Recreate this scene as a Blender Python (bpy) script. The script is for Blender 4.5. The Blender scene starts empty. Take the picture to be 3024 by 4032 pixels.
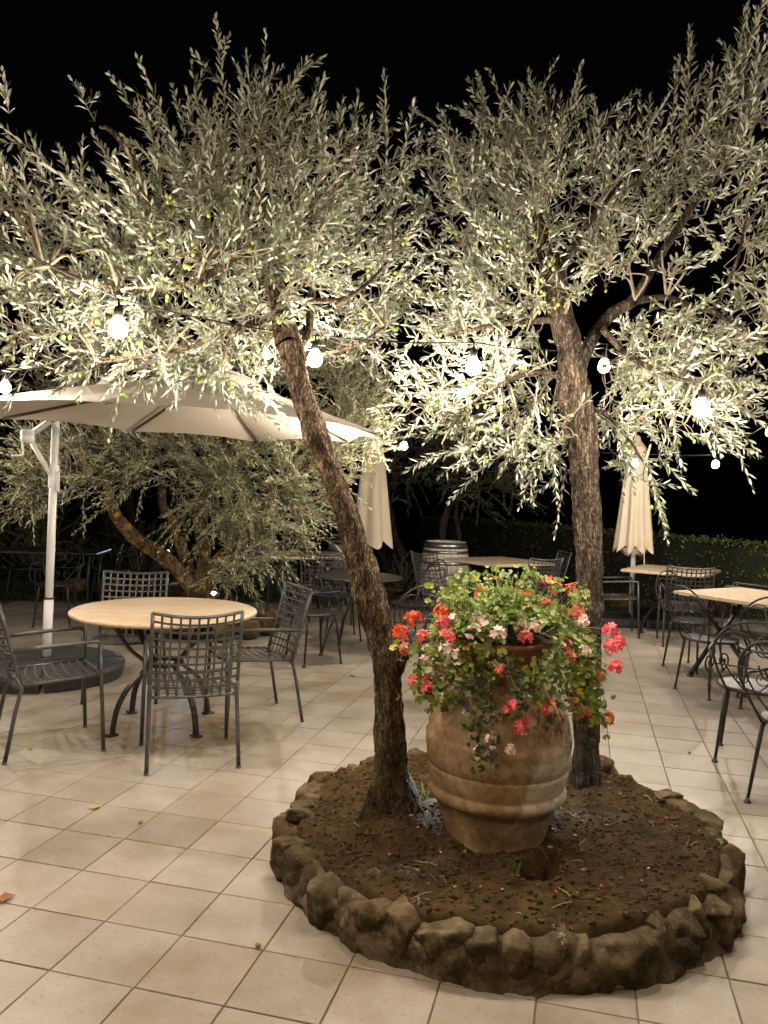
import bpy, math, random
import numpy as np
from math import sin, cos, pi, radians, sqrt
from mathutils import Vector, Matrix, noise

# ------------------------------------------------------------------ camera, sky, exposure
scene = bpy.context.scene
COL = scene.collection

cam_data = bpy.data.cameras.new('camera')
cam_data.sensor_fit = 'AUTO'
cam_data.sensor_width = 36.0
cam_data.lens = 27.805
cam_data.clip_start = 0.05
cam_data.clip_end = 500.0
cam = bpy.data.objects.new('camera', cam_data)
COL.objects.link(cam)
_pitch, _roll, CAM_H = -0.0239283, 0.0326563, 1.5436
_fw = Vector((0, cos(_pitch), sin(_pitch))); _rt = Vector((1, 0, 0)); _up = _rt.cross(_fw)
_r2 = _rt * cos(_roll) + _up * sin(_roll); _u2 = -_rt * sin(_roll) + _up * cos(_roll)
cam.matrix_world = Matrix(((_r2.x, _u2.x, -_fw.x, 0), (_r2.y, _u2.y, -_fw.y, 0), (_r2.z, _u2.z, -_fw.z, CAM_H), (0, 0, 0, 1)))
scene.camera = cam

world = bpy.data.worlds.new('World'); scene.world = world; world.use_nodes = True
wn = world.node_tree.nodes; wl = world.node_tree.links; wn.clear()
w_out = wn.new('ShaderNodeOutputWorld'); w_bg = wn.new('ShaderNodeBackground')
w_sky = wn.new('ShaderNodeTexSky'); w_sky.sky_type = 'NISHITA'; w_sky.sun_disc = False
w_sky.sun_elevation = radians(-4.0); w_sky.sun_rotation = radians(200.0)
w_bg.inputs['Strength'].default_value = 0.06
wl.new(w_sky.outputs['Color'], w_bg.inputs['Color']); wl.new(w_bg.outputs['Background'], w_out.inputs['Surface'])

scene.view_settings.view_transform = 'Standard'
scene.view_settings.look = 'None'
scene.view_settings.exposure = 0.0
scene.view_settings.gamma = 1.0
scene.view_settings.use_curve_mapping = False
scene.render.engine = 'CYCLES'
scene.cycles.use_denoising = True
try:
    scene.cycles.denoiser = 'OPENIMAGEDENOISE'
except Exception:
    pass
scene.cycles.max_bounces = 6
scene.cycles.diffuse_bounces = 3
scene.cycles.glossy_bounces = 2
scene.cycles.transmission_bounces = 3
scene.cycles.sample_clamp_indirect = 3.0
scene.cycles.caustics_reflective = False
scene.cycles.caustics_refractive = False

BULB_COLOUR = (1.0, 0.865, 0.69)
BULB_POWER = 1680.0
SPOT_COLOUR = (0.55, 0.78, 1.0)

BULBS = np.array([(-.94, 2.75, 2.079), (-.319, 3.42, 2.106), (.351, 3.30, 2.075), (1.165, 4.30, 2.264), (1.265, 3.20, 1.922), (.17, 7.5, 1.995), (3.33, 8.0, 1.94), (2.55, 8.1, 1.935), (-2.22, 4.6, 2.085), (-3.15, 11.5, .55)])
rng = np.random.default_rng(11)
random.seed(5)

# ------------------------------------------------------------------ node materials
def new_mat(name):
    m = bpy.data.materials.new(name); m.use_nodes = True
    nt = m.node_tree; nt.nodes.clear()
    out = nt.nodes.new('ShaderNodeOutputMaterial')
    b = nt.nodes.new('ShaderNodeBsdfPrincipled')
    nt.links.new(b.outputs['BSDF'], out.inputs['Surface'])
    return m, nt, b, out

def N(nt, kind, **kw):
    n = nt.nodes.new(kind)
    for k, v in kw.items():
        setattr(n, k, v)
    return n

def noise_node(nt, scale, detail=4.0, rough=0.55, coord='Object', stretch=None):
    tc = N(nt, 'ShaderNodeTexCoord')
    src = tc.outputs[coord]
    if stretch:
        mp = N(nt, 'ShaderNodeMapping'); mp.inputs['Scale'].default_value = stretch
        nt.links.new(src, mp.inputs['Vector']); src = mp.outputs['Vector']
    n = N(nt, 'ShaderNodeTexNoise')
    n.inputs['Scale'].default_value = scale; n.inputs['Detail'].default_value = detail; n.inputs['Roughness'].default_value = rough
    nt.links.new(src, n.inputs['Vector'])
    return n

def ramp(nt, fac, stops):
    r = N(nt, 'ShaderNodeValToRGB')
    e = r.color_ramp.elements
    while len(e) < len(stops):
        e.new(0.5)
    for el, (p, c) in zip(e, stops):
        el.position = p; el.color = (c[0], c[1], c[2], 1) if len(c) == 3 else c
    nt.links.new(fac, r.inputs['Fac'])
    return r

def mixc(nt, fac, a, b, blend='MIX'):
    m = N(nt, 'ShaderNodeMix', data_type='RGBA', blend_type=blend)
    for sock, v in ((m.inputs['Factor'], fac), (m.inputs['A'] if False else m.inputs[6], a), (m.inputs[7], b)):
        if hasattr(v, 'links') or hasattr(v, 'is_linked'):
            nt.links.new(v, sock)
        elif isinstance(v, (int, float)):
            sock.default_value = v
        else:
            sock.default_value = (v[0], v[1], v[2], 1)
    return m.outputs[2]

def bump(nt, b, height, strength, dist=0.01):
    bp = N(nt, 'ShaderNodeBump'); bp.inputs['Strength'].default_value = strength; bp.inputs['Distance'].default_value = dist
    nt.links.new(height, bp.inputs['Height']); nt.links.new(bp.outputs['Normal'], b.inputs['Normal'])

def pmat(name, c1, c2, scale=6.0, rough=0.6, bstr=0.0, bscale=60.0, metallic=0.0, detail=5.0, stretch=None, spec=0.5, lo=0.35, hi=0.68):
    m, nt, b, out = new_mat(name)
    n = noise_node(nt, scale, detail, stretch=stretch)
    r = ramp(nt, n.outputs['Fac'], [(lo, c1), (hi, c2)])
    nt.links.new(r.outputs['Color'], b.inputs['Base Color'])
    b.inputs['Roughness'].default_value = rough; b.inputs['Metallic'].default_value = metallic
    b.inputs['Specular IOR Level'].default_value = spec
    if bstr > 0:
        n2 = noise_node(nt, bscale, 4.0, stretch=stretch)
        bump(nt, b, n2.outputs['Fac'], bstr)
    return m

def leaf_mat(name, top1, top2, under, trans=0.25, rough=0.42, odd=None):
    m, nt, b, out = new_mat(name)
    g = N(nt, 'ShaderNodeNewGeometry')
    r = ramp(nt, g.outputs['Random Per Island'], [(0.0, top1), (0.9 if odd else 1.0, top2)] + ([(0.97, odd)] if odd else []))
    c = mixc(nt, g.outputs['Backfacing'], r.outputs['Color'], under)
    nt.links.new(c, b.inputs['Base Color']); b.inputs['Roughness'].default_value = rough
    t = N(nt, 'ShaderNodeBsdfTranslucent'); nt.links.new(c, t.inputs['Color'])
    mx = N(nt, 'ShaderNodeMixShader'); mx.inputs['Fac'].default_value = trans
    nt.links.new(b.outputs['BSDF'], mx.inputs[1]); nt.links.new(t.outputs['BSDF'], mx.inputs[2]); nt.links.new(mx.outputs['Shader'], out.inputs['Surface'])
    return m

M = {}
# terrace tile
def tile_material():
    m, nt, b, out = new_mat('glazed_stoneware_tile')
    oi = N(nt, 'ShaderNodeObjectInfo'); g = N(nt, 'ShaderNodeNewGeometry')
    ad = N(nt, 'ShaderNodeMath', operation='ADD'); nt.links.new(oi.outputs['Random'], ad.inputs[0]); nt.links.new(g.outputs['Random Per Island'], ad.inputs[1])
    fr = N(nt, 'ShaderNodeMath', operation='FRACT'); nt.links.new(ad.outputs[0], fr.inputs[0])
    base = ramp(nt, fr.outputs[0], [(0.0, (0.300, 0.262, 0.225)), (0.5, (0.380, 0.338, 0.298)), (1.0, (0.345, 0.315, 0.285))])
    # cloudy firing marks, by world position so no two tiles match
    n1 = N(nt, 'ShaderNodeTexNoise'); n1.inputs['Scale'].default_value = 3.3; n1.inputs['Detail'].default_value = 6.0; n1.inputs['Roughness'].default_value = 0.6
    nt.links.new(g.outputs['Position'], n1.inputs['Vector'])
    r1 = ramp(nt, n1.outputs['Fac'], [(0.33, (0.78, 0.74, 0.66)), (0.62, (1.0, 1.0, 1.0))])
    c = mixc(nt, 1.0, base.outputs['Color'], r1.outputs['Color'], 'MULTIPLY')
    n2 = N(nt, 'ShaderNodeTexNoise'); n2.inputs['Scale'].default_value = 0.9; n2.inputs['Detail'].default_value = 5.0; n2.inputs['Roughness'].default_value = 0.65
    nt.links.new(g.outputs['Position'], n2.inputs['Vector'])
    r2 = ramp(nt, n2.outputs['Fac'], [(0.36, (0.72, 0.66, 0.54)), (0.52, (1, 1, 1))])
    c = mixc(nt, 0.75, c, r2.outputs['Color'], 'MULTIPLY')
    n3 = N(nt, 'ShaderNodeTexNoise'); n3.inputs['Scale'].default_value = 70.0; n3.inputs['Detail'].default_value = 3.0
    nt.links.new(g.outputs['Position'], n3.inputs['Vector'])
    r3 = ramp(nt, n3.outputs['Fac'], [(0.30, (0.66, 0.62, 0.55)), (0.42, (1, 1, 1))])
    c = mixc(nt, 0.7, c, r3.outputs['Color'], 'MULTIPLY')
    # spilled-drink and leaf-tannin stains around the round table
    sp = N(nt, 'ShaderNodeVectorMath', operation='DISTANCE'); nt.links.new(g.outputs['Position'], sp.inputs[0]); sp.inputs[1].default_value = (-1.25, 4.95, 0)
    n4 = N(nt, 'ShaderNodeTexNoise'); n4.inputs['Scale'].default_value = 5.0; n4.inputs['Detail'].default_value = 5.0
    nt.links.new(g.outputs['Position'], n4.inputs['Vector'])
    sb = N(nt, 'ShaderNodeMath', operation='SUBTRACT'); nt.links.new(n4.outputs['Fac'], sb.inputs[0]); nt.links.new(sp.outputs['Value'], sb.inputs[1])
    r4 = ramp(nt, sb.outputs[0], [(0.0, (0, 0, 0)), (0.16, (1, 1, 1))])
    c = mixc(nt, r4.outputs['Color'], c, mixc(nt, 1.0, c, (0.72, 0.62, 0.50), 'MULTIPLY'))
    nt.links.new(c, b.inputs['Base Color'])
    rr = ramp(nt, n1.outputs['Fac'], [(0.3, (0.36, 0.36, 0.36)), (0.7, (0.52, 0.52, 0.52))])
    nt.links.new(rr.outputs['Color'], b.inputs['Roughness'])
    b.inputs['Specular IOR Level'].default_value = 0.45
    bump(nt, b, n3.outputs['Fac'], 0.10, 0.003)
    return m
M['tile'] = tile_material()
M['grout'] = pmat('brown_grout', (0.085, 0.065, 0.045), (0.19, 0.15, 0.105), 6, 0.9, 0.3, 150)
M['iron'] = pmat('grey_painted_iron', (0.055, 0.056, 0.056), (0.095, 0.096, 0.095), 14, 0.42, 0.12, 220, metallic=0.35)
M['iron_dark'] = pmat('black_wrought_iron', (0.018, 0.018, 0.019), (0.045, 0.044, 0.043), 16, 0.40, 0.2, 160, metallic=0.4)
M['iron_old'] = pmat('weathered_wrought_iron', (0.028, 0.026, 0.022), (0.06, 0.055, 0.046), 16, 0.55, 0.2, 160, metallic=0.3)
M['foot'] = pmat('rubber_foot', (0.02, 0.02, 0.02), (0.03, 0.03, 0.03), 10, 0.7)
M['white_metal'] = pmat('white_powder_coat', (0.62, 0.62, 0.64), (0.72, 0.72, 0.73), 9, 0.35, 0.0)
M['plastic'] = pmat('charcoal_plastic', (0.022, 0.022, 0.022), (0.045, 0.044, 0.042), 22, 0.6, 0.25, 90)
M['rib'] = pmat('brown_varnished_rib', (0.12, 0.085, 0.055), (0.20, 0.15, 0.10), 12, 0.5)

def travertine(name, a, bcol, vein):
    m, nt, b, out = new_mat(name)
    n = noise_node(nt, 2.6, 7.0, 0.6, stretch=(1.0, 3.0, 3.0))
    r = ramp(nt, n.outputs['Fac'], [(0.30, a), (0.62, bcol)])
    n2 = noise_node(nt, 5.0, 8.0, 0.7, stretch=(1.0, 4.5, 4.5))
    r2 = ramp(nt, n2.outputs['Fac'], [(0.44, (1, 1, 1)), (0.49, vein), (0.53, (1, 1, 1))])
    c = mixc(nt, 0.5, r.outputs['Color'], r2.outputs['Color'], 'MULTIPLY')
    n3 = noise_node(nt, 55.0, 4.0)
    r3 = ramp(nt, n3.outputs['Fac'], [(0.30, (0.55, 0.46, 0.34)), (0.38, (1, 1, 1))])
    c = mixc(nt, 0.8, c, r3.outputs['Color'], 'MULTIPLY')
    nt.links.new(c, b.inputs['Base Color']); b.inputs['Roughness'].default_value = 0.48
    bump(nt, b, n3.outputs['Fac'], 0.12, 0.004)
    return m
M['travertine'] = travertine('travertine_stone', (0.46, 0.35, 0.24), (0.53, 0.425, 0.315), (0.55, 0.42, 0.28))
M['travertine2'] = travertine('pale_travertine_stone', (0.44, 0.34, 0.22), (0.50, 0.41, 0.30), (0.66, 0.55, 0.42))

def bark_material(name, dark, mid, light, lichen, lich_amt, moss=None, sc=1.0):
    m, nt, b, out = new_mat(name)
    wp = noise_node(nt, 14.0, 3.0, 0.6)
    tc = N(nt, 'ShaderNodeTexCoord'); mp = N(nt, 'ShaderNodeMapping'); mp.inputs['Scale'].default_value = (1, 1, .24)
    nt.links.new(tc.outputs['Object'], mp.inputs['Vector'])
    ad0 = N(nt, 'ShaderNodeVectorMath', operation='MULTIPLY_ADD'); nt.links.new(wp.outputs['Color'], ad0.inputs[0]); ad0.inputs[1].default_value = (.05, .05, .05); nt.links.new(mp.outputs[0], ad0.inputs[2])
    vo = N(nt, 'ShaderNodeTexVoronoi', feature='DISTANCE_TO_EDGE'); vo.inputs['Scale'].default_value = 80.0 * sc; nt.links.new(ad0.outputs[0], vo.inputs['Vector'])
    vr = N(nt, 'ShaderNodeMapRange'); vr.inputs[1].default_value = 0.0; vr.inputs[2].default_value = 0.28; nt.links.new(vo.outputs['Distance'], vr.inputs[0])
    n = noise_node(nt, 40.0 * sc, 8.0, 0.74, stretch=(1.0, 1.0, 0.30))
    mx = N(nt, 'ShaderNodeMath', operation='MULTIPLY_ADD'); nt.links.new(vr.outputs[0], mx.inputs[0]); mx.inputs[1].default_value = 0.20; nt.links.new(n.outputs['Fac'], mx.inputs[2])
    hgt = N(nt, 'ShaderNodeMath', operation='MULTIPLY'); nt.links.new(mx.outputs[0], hgt.inputs[0]); hgt.inputs[1].default_value = 0.8
    r = ramp(nt, hgt.outputs[0], [(0.36, dark), (0.50, mid), (0.66, light)])
    nb = noise_node(nt, 4.0, 5.0, 0.6); rb = ramp(nt, nb.outputs['Fac'], [(0.37, (0.32, 0.28, 0.25)), (0.56, (1, 1, 1))])
    c = mixc(nt, 0.85, r.outputs['Color'], rb.outputs['Color'], 'MULTIPLY')
    n2 = noise_node(nt, 7.0, 8.0, 0.72)
    r2 = ramp(nt, n2.outputs['Fac'], [(lich_amt, (0, 0, 0)), (lich_amt + 0.05, (1, 1, 1))])
    c = mixc(nt, r2.outputs['Color'], c, lichen)
    if moss:
        sx = N(nt, 'ShaderNodeSeparateXYZ'); nt.links.new(tc.outputs['Object'], sx.inputs[0])
        mr = N(nt, 'ShaderNodeMapRange'); mr.inputs[1].default_value = 0.85; mr.inputs[2].default_value = 0.3; nt.links.new(sx.outputs['Z'], mr.inputs[0])
        n3 = noise_node(nt, 8.0, 8.0, 0.75)
        r3 = ramp(nt, n3.outputs['Fac'], [(0.46, (0, 0, 0)), (0.58, (0.9, 0.9, 0.9))])
        mu = N(nt, 'ShaderNodeMath', operation='MULTIPLY'); nt.links.new(r3.outputs['Color'], mu.inputs[0]); nt.links.new(mr.outputs[0], mu.inputs[1])
        c = mixc(nt, mu.outputs[0], c, moss)
    nt.links.new(c, b.inputs['Base Color']); b.inputs['Roughness'].default_value = 0.9; b.inputs['Specular IOR Level'].default_value = 0.15
    bump(nt, b, hgt.outputs[0], 1.0, 0.03)
    return m
M['bark'] = bark_material('olive_bark', (0.016, 0.010, 0.007), (0.11, 0.076, 0.048), (0.34, 0.26, 0.18), (0.34, 0.32, 0.22), 0.66, (0.085, 0.062, 0.018))
M['bark_r'] = bark_material('grey_olive_bark', (0.015, 0.011, 0.008), (0.085, 0.064, 0.046), (0.25, 0.20, 0.15), (0.36, 0.34, 0.25), 0.62, (0.08, 0.06, 0.025))
M['bark2'] = bark_material('lichened_olive_bark', (0.04, 0.027, 0.016), (0.19, 0.135, 0.08), (0.36, 0.27, 0.17), (0.48, 0.27, 0.04), 0.55)
M['bark3'] = bark_material('dark_bark', (0.02, 0.015, 0.011), (0.07, 0.052, 0.038), (0.13, 0.10, 0.075), (0.12, 0.11, 0.09), 0.72)  # darker, flatter bark for the trees beyond the terrace
M['twig'] = pmat('olive_twig', (0.13, 0.115, 0.075), (0.24, 0.21, 0.15), 30, 0.8)
M['leaf'] = leaf_mat('olive_leaf', (0.075, 0.095, 0.056), (0.22, 0.245, 0.175), (0.40, 0.415, 0.335), 0.22, 0.33)
M['leaf_far'] = leaf_mat('olive_leaf_lightened', (0.125, 0.14, 0.065), (0.25, 0.265, 0.145), (0.38, 0.385, 0.26), 0.2, 0.45, odd=(0.36, 0.25, 0.03))  # far olive's leaves, colour raised in place of missing light
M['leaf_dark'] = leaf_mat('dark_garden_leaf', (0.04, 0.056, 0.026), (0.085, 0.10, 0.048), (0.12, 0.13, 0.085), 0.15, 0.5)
M['hedge'] = leaf_mat('hedge_leaf', (0.085, 0.12, 0.036), (0.15, 0.19, 0.06), (0.16, 0.19, 0.08), 0.15, 0.42, odd=(0.20, 0.085, 0.03))
M['olive'] = pmat('green_olive_skin', (0.20, 0.27, 0.05), (0.30, 0.36, 0.09), 12, 0.35)
M['ger_leaf'] = leaf_mat('geranium_leaf', (0.085, 0.145, 0.020), (0.22, 0.28, 0.045), (0.16, 0.23, 0.06), 0.30, 0.5, odd=(0.42, 0.30, 0.03))
M['ivy_leaf'] = leaf_mat('dark_trailing_leaf', (0.025, 0.055, 0.014), (0.06, 0.10, 0.026), (0.07, 0.11, 0.04), 0.2, 0.45)
M['stem'] = pmat('green_stem', (0.13, 0.17, 0.03), (0.22, 0.20, 0.06), 12, 0.6)
def petal_mat(name, a, c):
    return leaf_mat(name, a, c, c, 0.30, 0.55)
M['petal_red'] = petal_mat('petal_scarlet', (0.68, 0.055, 0.015), (0.82, 0.12, 0.03))
M['petal_salmon'] = petal_mat('petal_salmon', (0.66, 0.085, 0.075), (0.80, 0.22, 0.19))
M['petal_pink'] = petal_mat('petal_rose', (0.70, 0.085, 0.11), (0.82, 0.17, 0.19))
M['petal_pale'] = petal_mat('petal_blush', (0.72, 0.50, 0.47), (0.84, 0.68, 0.64))

def soil_material():
    m, nt, b, out = new_mat('crumbly_garden_soil')
    n = noise_node(nt, 9.0, 8.0, 0.7)
    r = ramp(nt, n.outputs['Fac'], [(0.3, (0.030, 0.019, 0.008)), (0.6, (0.092, 0.057, 0.023)), (0.75, (0.145, 0.092, 0.04))])
    nt.links.new(r.outputs['Color'], b.inputs['Base Color']); b.inputs['Roughness'].default_value = 0.95; b.inputs['Specular IOR Level'].default_value = 0.15
    n2 = noise_node(nt, 55.0, 8.0, 0.75); bump(nt, b, n2.outputs['Fac'], 1.0, 0.02)
    return m
M['soil'] = soil_material()
M['clod'] = pmat('soil_clod', (0.035, 0.022, 0.009), (0.12, 0.075, 0.032), 30, 0.95, 0.6, 120, spec=0.15)
M['pebble'] = pmat('small_pebble', (0.16, 0.12, 0.075), (0.32, 0.26, 0.19), 18, 0.8)
M['straw'] = pmat('dry_straw', (0.24, 0.17, 0.085), (0.36, 0.27, 0.15), 9, 0.8)

def stone_material(name, a, b_, c_, lich):
    m, nt, b, out = new_mat(name)
    oi = N(nt, 'ShaderNodeObjectInfo')
    tc = N(nt, 'ShaderNodeTexCoord'); ofs = N(nt, 'ShaderNodeVectorMath', operation='ADD'); cx = N(nt, 'ShaderNodeCombineXYZ')
    mu = N(nt, 'ShaderNodeMath', operation='MULTIPLY'); mu.inputs[1].default_value = 37.0; nt.links.new(oi.outputs['Random'], mu.inputs[0])
    nt.links.new(mu.outputs[0], cx.inputs[0]); nt.links.new(tc.outputs['Object'], ofs.inputs[0]); nt.links.new(cx.outputs[0], ofs.inputs[1])
    def nz(s, d=6.0, r_=0.65):
        n = N(nt, 'ShaderNodeTexNoise'); n.inputs['Scale'].default_value = s; n.inputs['Detail'].default_value = d; n.inputs['Roughness'].default_value = r_
        nt.links.new(ofs.outputs[0], n.inputs['Vector']); return n
    n = nz(9.0); r = ramp(nt, n.outputs['Fac'], [(0.32, a), (0.52, b_), (0.70, c_)])
    tint = ramp(nt, oi.outputs['Random'], [(0.0, (0.55, 0.50, 0.42)), (0.3, (1.0, 0.95, 0.86)), (0.55, (0.72, 0.60, 0.44)), (0.8, (1.25, 1.18, 1.05)), (1.0, (0.85, 0.82, 0.70))])
    c = mixc(nt, 1.0, r.outputs['Color'], tint.outputs['Color'], 'MULTIPLY')
    n2 = nz(16.0, 8.0, 0.72); r2 = ramp(nt, n2.outputs['Fac'], [(0.60, (0, 0, 0)), (0.68, (1, 1, 1))])
    c = mixc(nt, r2.outputs['Color'], c, lich)
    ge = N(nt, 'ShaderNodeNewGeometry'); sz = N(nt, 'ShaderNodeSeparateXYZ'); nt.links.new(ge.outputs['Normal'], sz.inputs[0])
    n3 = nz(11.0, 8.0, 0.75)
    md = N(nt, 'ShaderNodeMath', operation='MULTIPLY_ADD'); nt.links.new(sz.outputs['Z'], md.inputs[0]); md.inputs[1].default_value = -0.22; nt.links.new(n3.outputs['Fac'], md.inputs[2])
    r3 = ramp(nt, md.outputs[0], [(0.41, (0, 0, 0)), (0.55, (0.85, 0.85, 0.85))])          # moss plus painted shade: steep sides darker than the tops
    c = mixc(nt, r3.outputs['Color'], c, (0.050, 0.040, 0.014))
    nt.links.new(c, b.inputs['Base Color']); b.inputs['Roughness'].default_value = 0.92; b.inputs['Specular IOR Level'].default_value = 0.15
    n4 = nz(60.0, 9.0, 0.8); n5 = nz(17.0, 5.0, 0.7)
    ah = N(nt, 'ShaderNodeMath', operation='ADD'); nt.links.new(n4.outputs['Fac'], ah.inputs[0]); nt.links.new(n5.outputs['Fac'], ah.inputs[1])
    bump(nt, b, ah.outputs[0], 1.0, 0.028)
    return m
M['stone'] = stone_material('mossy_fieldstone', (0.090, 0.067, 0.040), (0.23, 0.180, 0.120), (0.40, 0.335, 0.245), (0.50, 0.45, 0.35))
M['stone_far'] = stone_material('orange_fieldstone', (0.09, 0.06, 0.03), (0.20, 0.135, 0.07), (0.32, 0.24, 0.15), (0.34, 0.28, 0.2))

def terracotta_jar():
    m, nt, b, out = new_mat('weathered_terracotta')
    n = noise_node(nt, 5.0, 8.0, 0.7)
    r = ramp(nt, n.outputs['Fac'], [(0.28, (0.165, 0.108, 0.058)), (0.5, (0.33, 0.228, 0.130)), (0.68, (0.46, 0.345, 0.225))])
    n2 = noise_node(nt, 2.2, 6.0, 0.6, stretch=(1, 1, 0.5))
    r2 = ramp(nt, n2.outputs['Fac'], [(0.36, (0.45, 0.37, 0.28)), (0.58, (1, 1, 1))])
    c = mixc(nt, 0.85, r.outputs['Color'], r2.outputs['Color'], 'MULTIPLY')
    # chalky lime run-off on the right-hand side of the belly (a stain with its own outline)
    tc = N(nt, 'ShaderNodeTexCoord'); sx = N(nt, 'ShaderNodeSeparateXYZ'); nt.links.new(tc.outputs['Object'], sx.inputs[0])
    at = N(nt, 'ShaderNodeMath', operation='ARCTAN2'); nt.links.new(sx.outputs['Y'], at.inputs[0]); nt.links.new(sx.outputs['X'], at.inputs[1])
    nd = noise_node(nt, 5.0, 8.0, 0.75, stretch=(1, 1, 0.6))
    zz = N(nt, 'ShaderNodeMath', operation='MULTIPLY'); zz.inputs[1].default_value = 0.75; nt.links.new(sx.outputs['Z'], zz.inputs[0])
    a1 = N(nt, 'ShaderNodeMath', operation='SUBTRACT'); nt.links.new(at.outputs[0], a1.inputs[0]); nt.links.new(zz.outputs[0], a1.inputs[1])
    ns = N(nt, 'ShaderNodeMath', operation='MULTIPLY_ADD'); nt.links.new(nd.outputs['Fac'], ns.inputs[0]); ns.inputs[1].default_value = 0.75; nt.links.new(a1.outputs[0], ns.inputs[2])
    left = N(nt, 'ShaderNodeMapRange'); left.inputs[1].default_value = -1.16; left.inputs[2].default_value = -1.08; nt.links.new(ns.outputs[0], left.inputs[0])
    right = N(nt, 'ShaderNodeMapRange'); right.inputs[1].default_value = -0.10; right.inputs[2].default_value = -0.30; nt.links.new(at.outputs[0], right.inputs[0])
    top = N(nt, 'ShaderNodeMath', operation='MULTIPLY_ADD'); nt.links.new(nd.outputs['Fac'], top.inputs[0]); top.inputs[1].default_value = 0.28; nt.links.new(sx.outputs['Z'], top.inputs[2])
    tr = N(nt, 'ShaderNodeMapRange'); tr.inputs[1].default_value = 0.60; tr.inputs[2].default_value = 0.54; nt.links.new(top.outputs[0], tr.inputs[0])
    bot = N(nt, 'ShaderNodeMapRange'); bot.inputs[1].default_value = 0.10; bot.inputs[2].default_value = 0.20; nt.links.new(sx.outputs['Z'], bot.inputs[0])
    p = left.outputs[0]
    for q in (right, tr, bot):
        mm = N(nt, 'ShaderNodeMath', operation='MULTIPLY'); nt.links.new(p, mm.inputs[0]); nt.links.new(q.outputs[0], mm.inputs[1]); p = mm.outputs[0]
    st = noise_node(nt, 11.0, 5.0, 0.7, stretch=(1, 1, 0.12))
    sr = ramp(nt, st.outputs['Fac'], [(0.30, (0.5, 0.5, 0.5)), (0.6, (1, 1, 1))])
    pm = N(nt, 'ShaderNodeMath', operation='MULTIPLY'); nt.links.new(p, pm.inputs[0]); nt.links.new(sr.outputs['Color'], pm.inputs[1])
    c = mixc(nt, pm.outputs[0], c, (0.60, 0.53, 0.43))
    n7 = noise_node(nt, 24.0, 8.0, 0.75); r7 = ramp(nt, n7.outputs['Fac'], [(0.36, (0.55, 0.48, 0.40)), (0.52, (1, 1, 1)), (0.70, (1.12, 1.1, 1.06))]); c = mixc(nt, 0.8, c, r7.outputs['Color'], 'MULTIPLY')
    # grey-white bloom on the shoulder
    n5 = noise_node(nt, 4.0, 7.0, 0.7); r5 = ramp(nt, n5.outputs['Fac'], [(0.46, (0, 0, 0)), (0.62, (0.75, 0.75, 0.75))])
    sh = N(nt, 'ShaderNodeMapRange'); sh.inputs[1].default_value = 0.46; sh.inputs[2].default_value = 0.62; nt.links.new(sx.outputs['Z'], sh.inputs[0])
    m5 = N(nt, 'ShaderNodeMath', operation='MULTIPLY'); nt.links.new(r5.outputs['Color'], m5.inputs[0]); nt.links.new(sh.outputs[0], m5.inputs[1])
    c = mixc(nt, m5.outputs[0], c, (0.42, 0.34, 0.24))
    nt.links.new(c, b.inputs['Base Color']); b.inputs['Roughness'].default_value = 0.85; b.inputs['Specular IOR Level'].default_value = 0.25
    n6 = noise_node(nt, 32.0, 9.0, 0.78); bump(nt, b, n6.outputs['Fac'], 0.8, 0.008)
    return m
M['jar'] = terracotta_jar()
M['bowl'] = pmat('dark_terracotta_bowl', (0.17, 0.062, 0.028), (0.25, 0.10, 0.045), 8, 0.7, 0.2, 60)

def cloth(name, c1, c2, trans):
    m, nt, b, out = new_mat(name)
    n = noise_node(nt, 3.0, 5.0); r = ramp(nt, n.outputs['Fac'], [(0.3, c1), (0.7, c2)])
    nt.links.new(r.outputs['Color'], b.inputs['Base Color']); b.inputs['Roughness'].default_value = 0.85; b.inputs['Specular IOR Level'].default_value = 0.2
    t = N(nt, 'ShaderNodeBsdfTranslucent'); nt.links.new(r.outputs['Color'], t.inputs['Color'])
    mx = N(nt, 'ShaderNodeMixShader'); mx.inputs['Fac'].default_value = trans
    nt.links.new(b.outputs['BSDF'], mx.inputs[1]); nt.links.new(t.outputs['BSDF'], mx.inputs[2]); nt.links.new(mx.outputs['Shader'], out.inputs['Surface'])
    n2 = noise_node(nt, 9.0, 4.0); bump(nt, b, n2.outputs['Fac'], 0.15, 0.02)
    return m
M['canvas'] = cloth('cream_canvas', (0.58, 0.51, 0.42), (0.64, 0.57, 0.48), 0.20)
M['canvas2'] = cloth('ivory_canvas', (0.66, 0.57, 0.44), (0.72, 0.64, 0.52), 0.15)
M['oak'] = pmat('grey_oak_stave', (0.48, 0.43, 0.36), (0.68, 0.63, 0.56), 7, 0.75, 0.35, 40, stretch=(6, 6, 0.5))
M['hoop'] = pmat('galvanised_hoop', (0.34, 0.34, 0.35), (0.52, 0.52, 0.53), 8, 0.33, 0.1, 60, metallic=0.9)
M['lawn'] = pmat('dark_lawn', (0.018, 0.030, 0.010), (0.045, 0.062, 0.020), 3.0, 0.95, 0.5, 60)
M['grass'] = leaf_mat('grass_blade', (0.03, 0.055, 0.014), (0.07, 0.10, 0.028), (0.06, 0.09, 0.025), 0.2, 0.5)
M['blade'] = leaf_mat('bulb_leaf', (0.09, 0.17, 0.03), (0.16, 0.24, 0.05), (0.12, 0.2, 0.05), 0.3, 0.4)
M['cord'] = pmat('black_cable', (0.006, 0.006, 0.006), (0.012, 0.012, 0.012), 10, 0.8, spec=0.1)
M['dead_leaf'] = leaf_mat('dead_leaf', (0.20, 0.085, 0.03), (0.30, 0.15, 0.05), (0.26, 0.14, 0.06), 0.1, 0.7)
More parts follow.
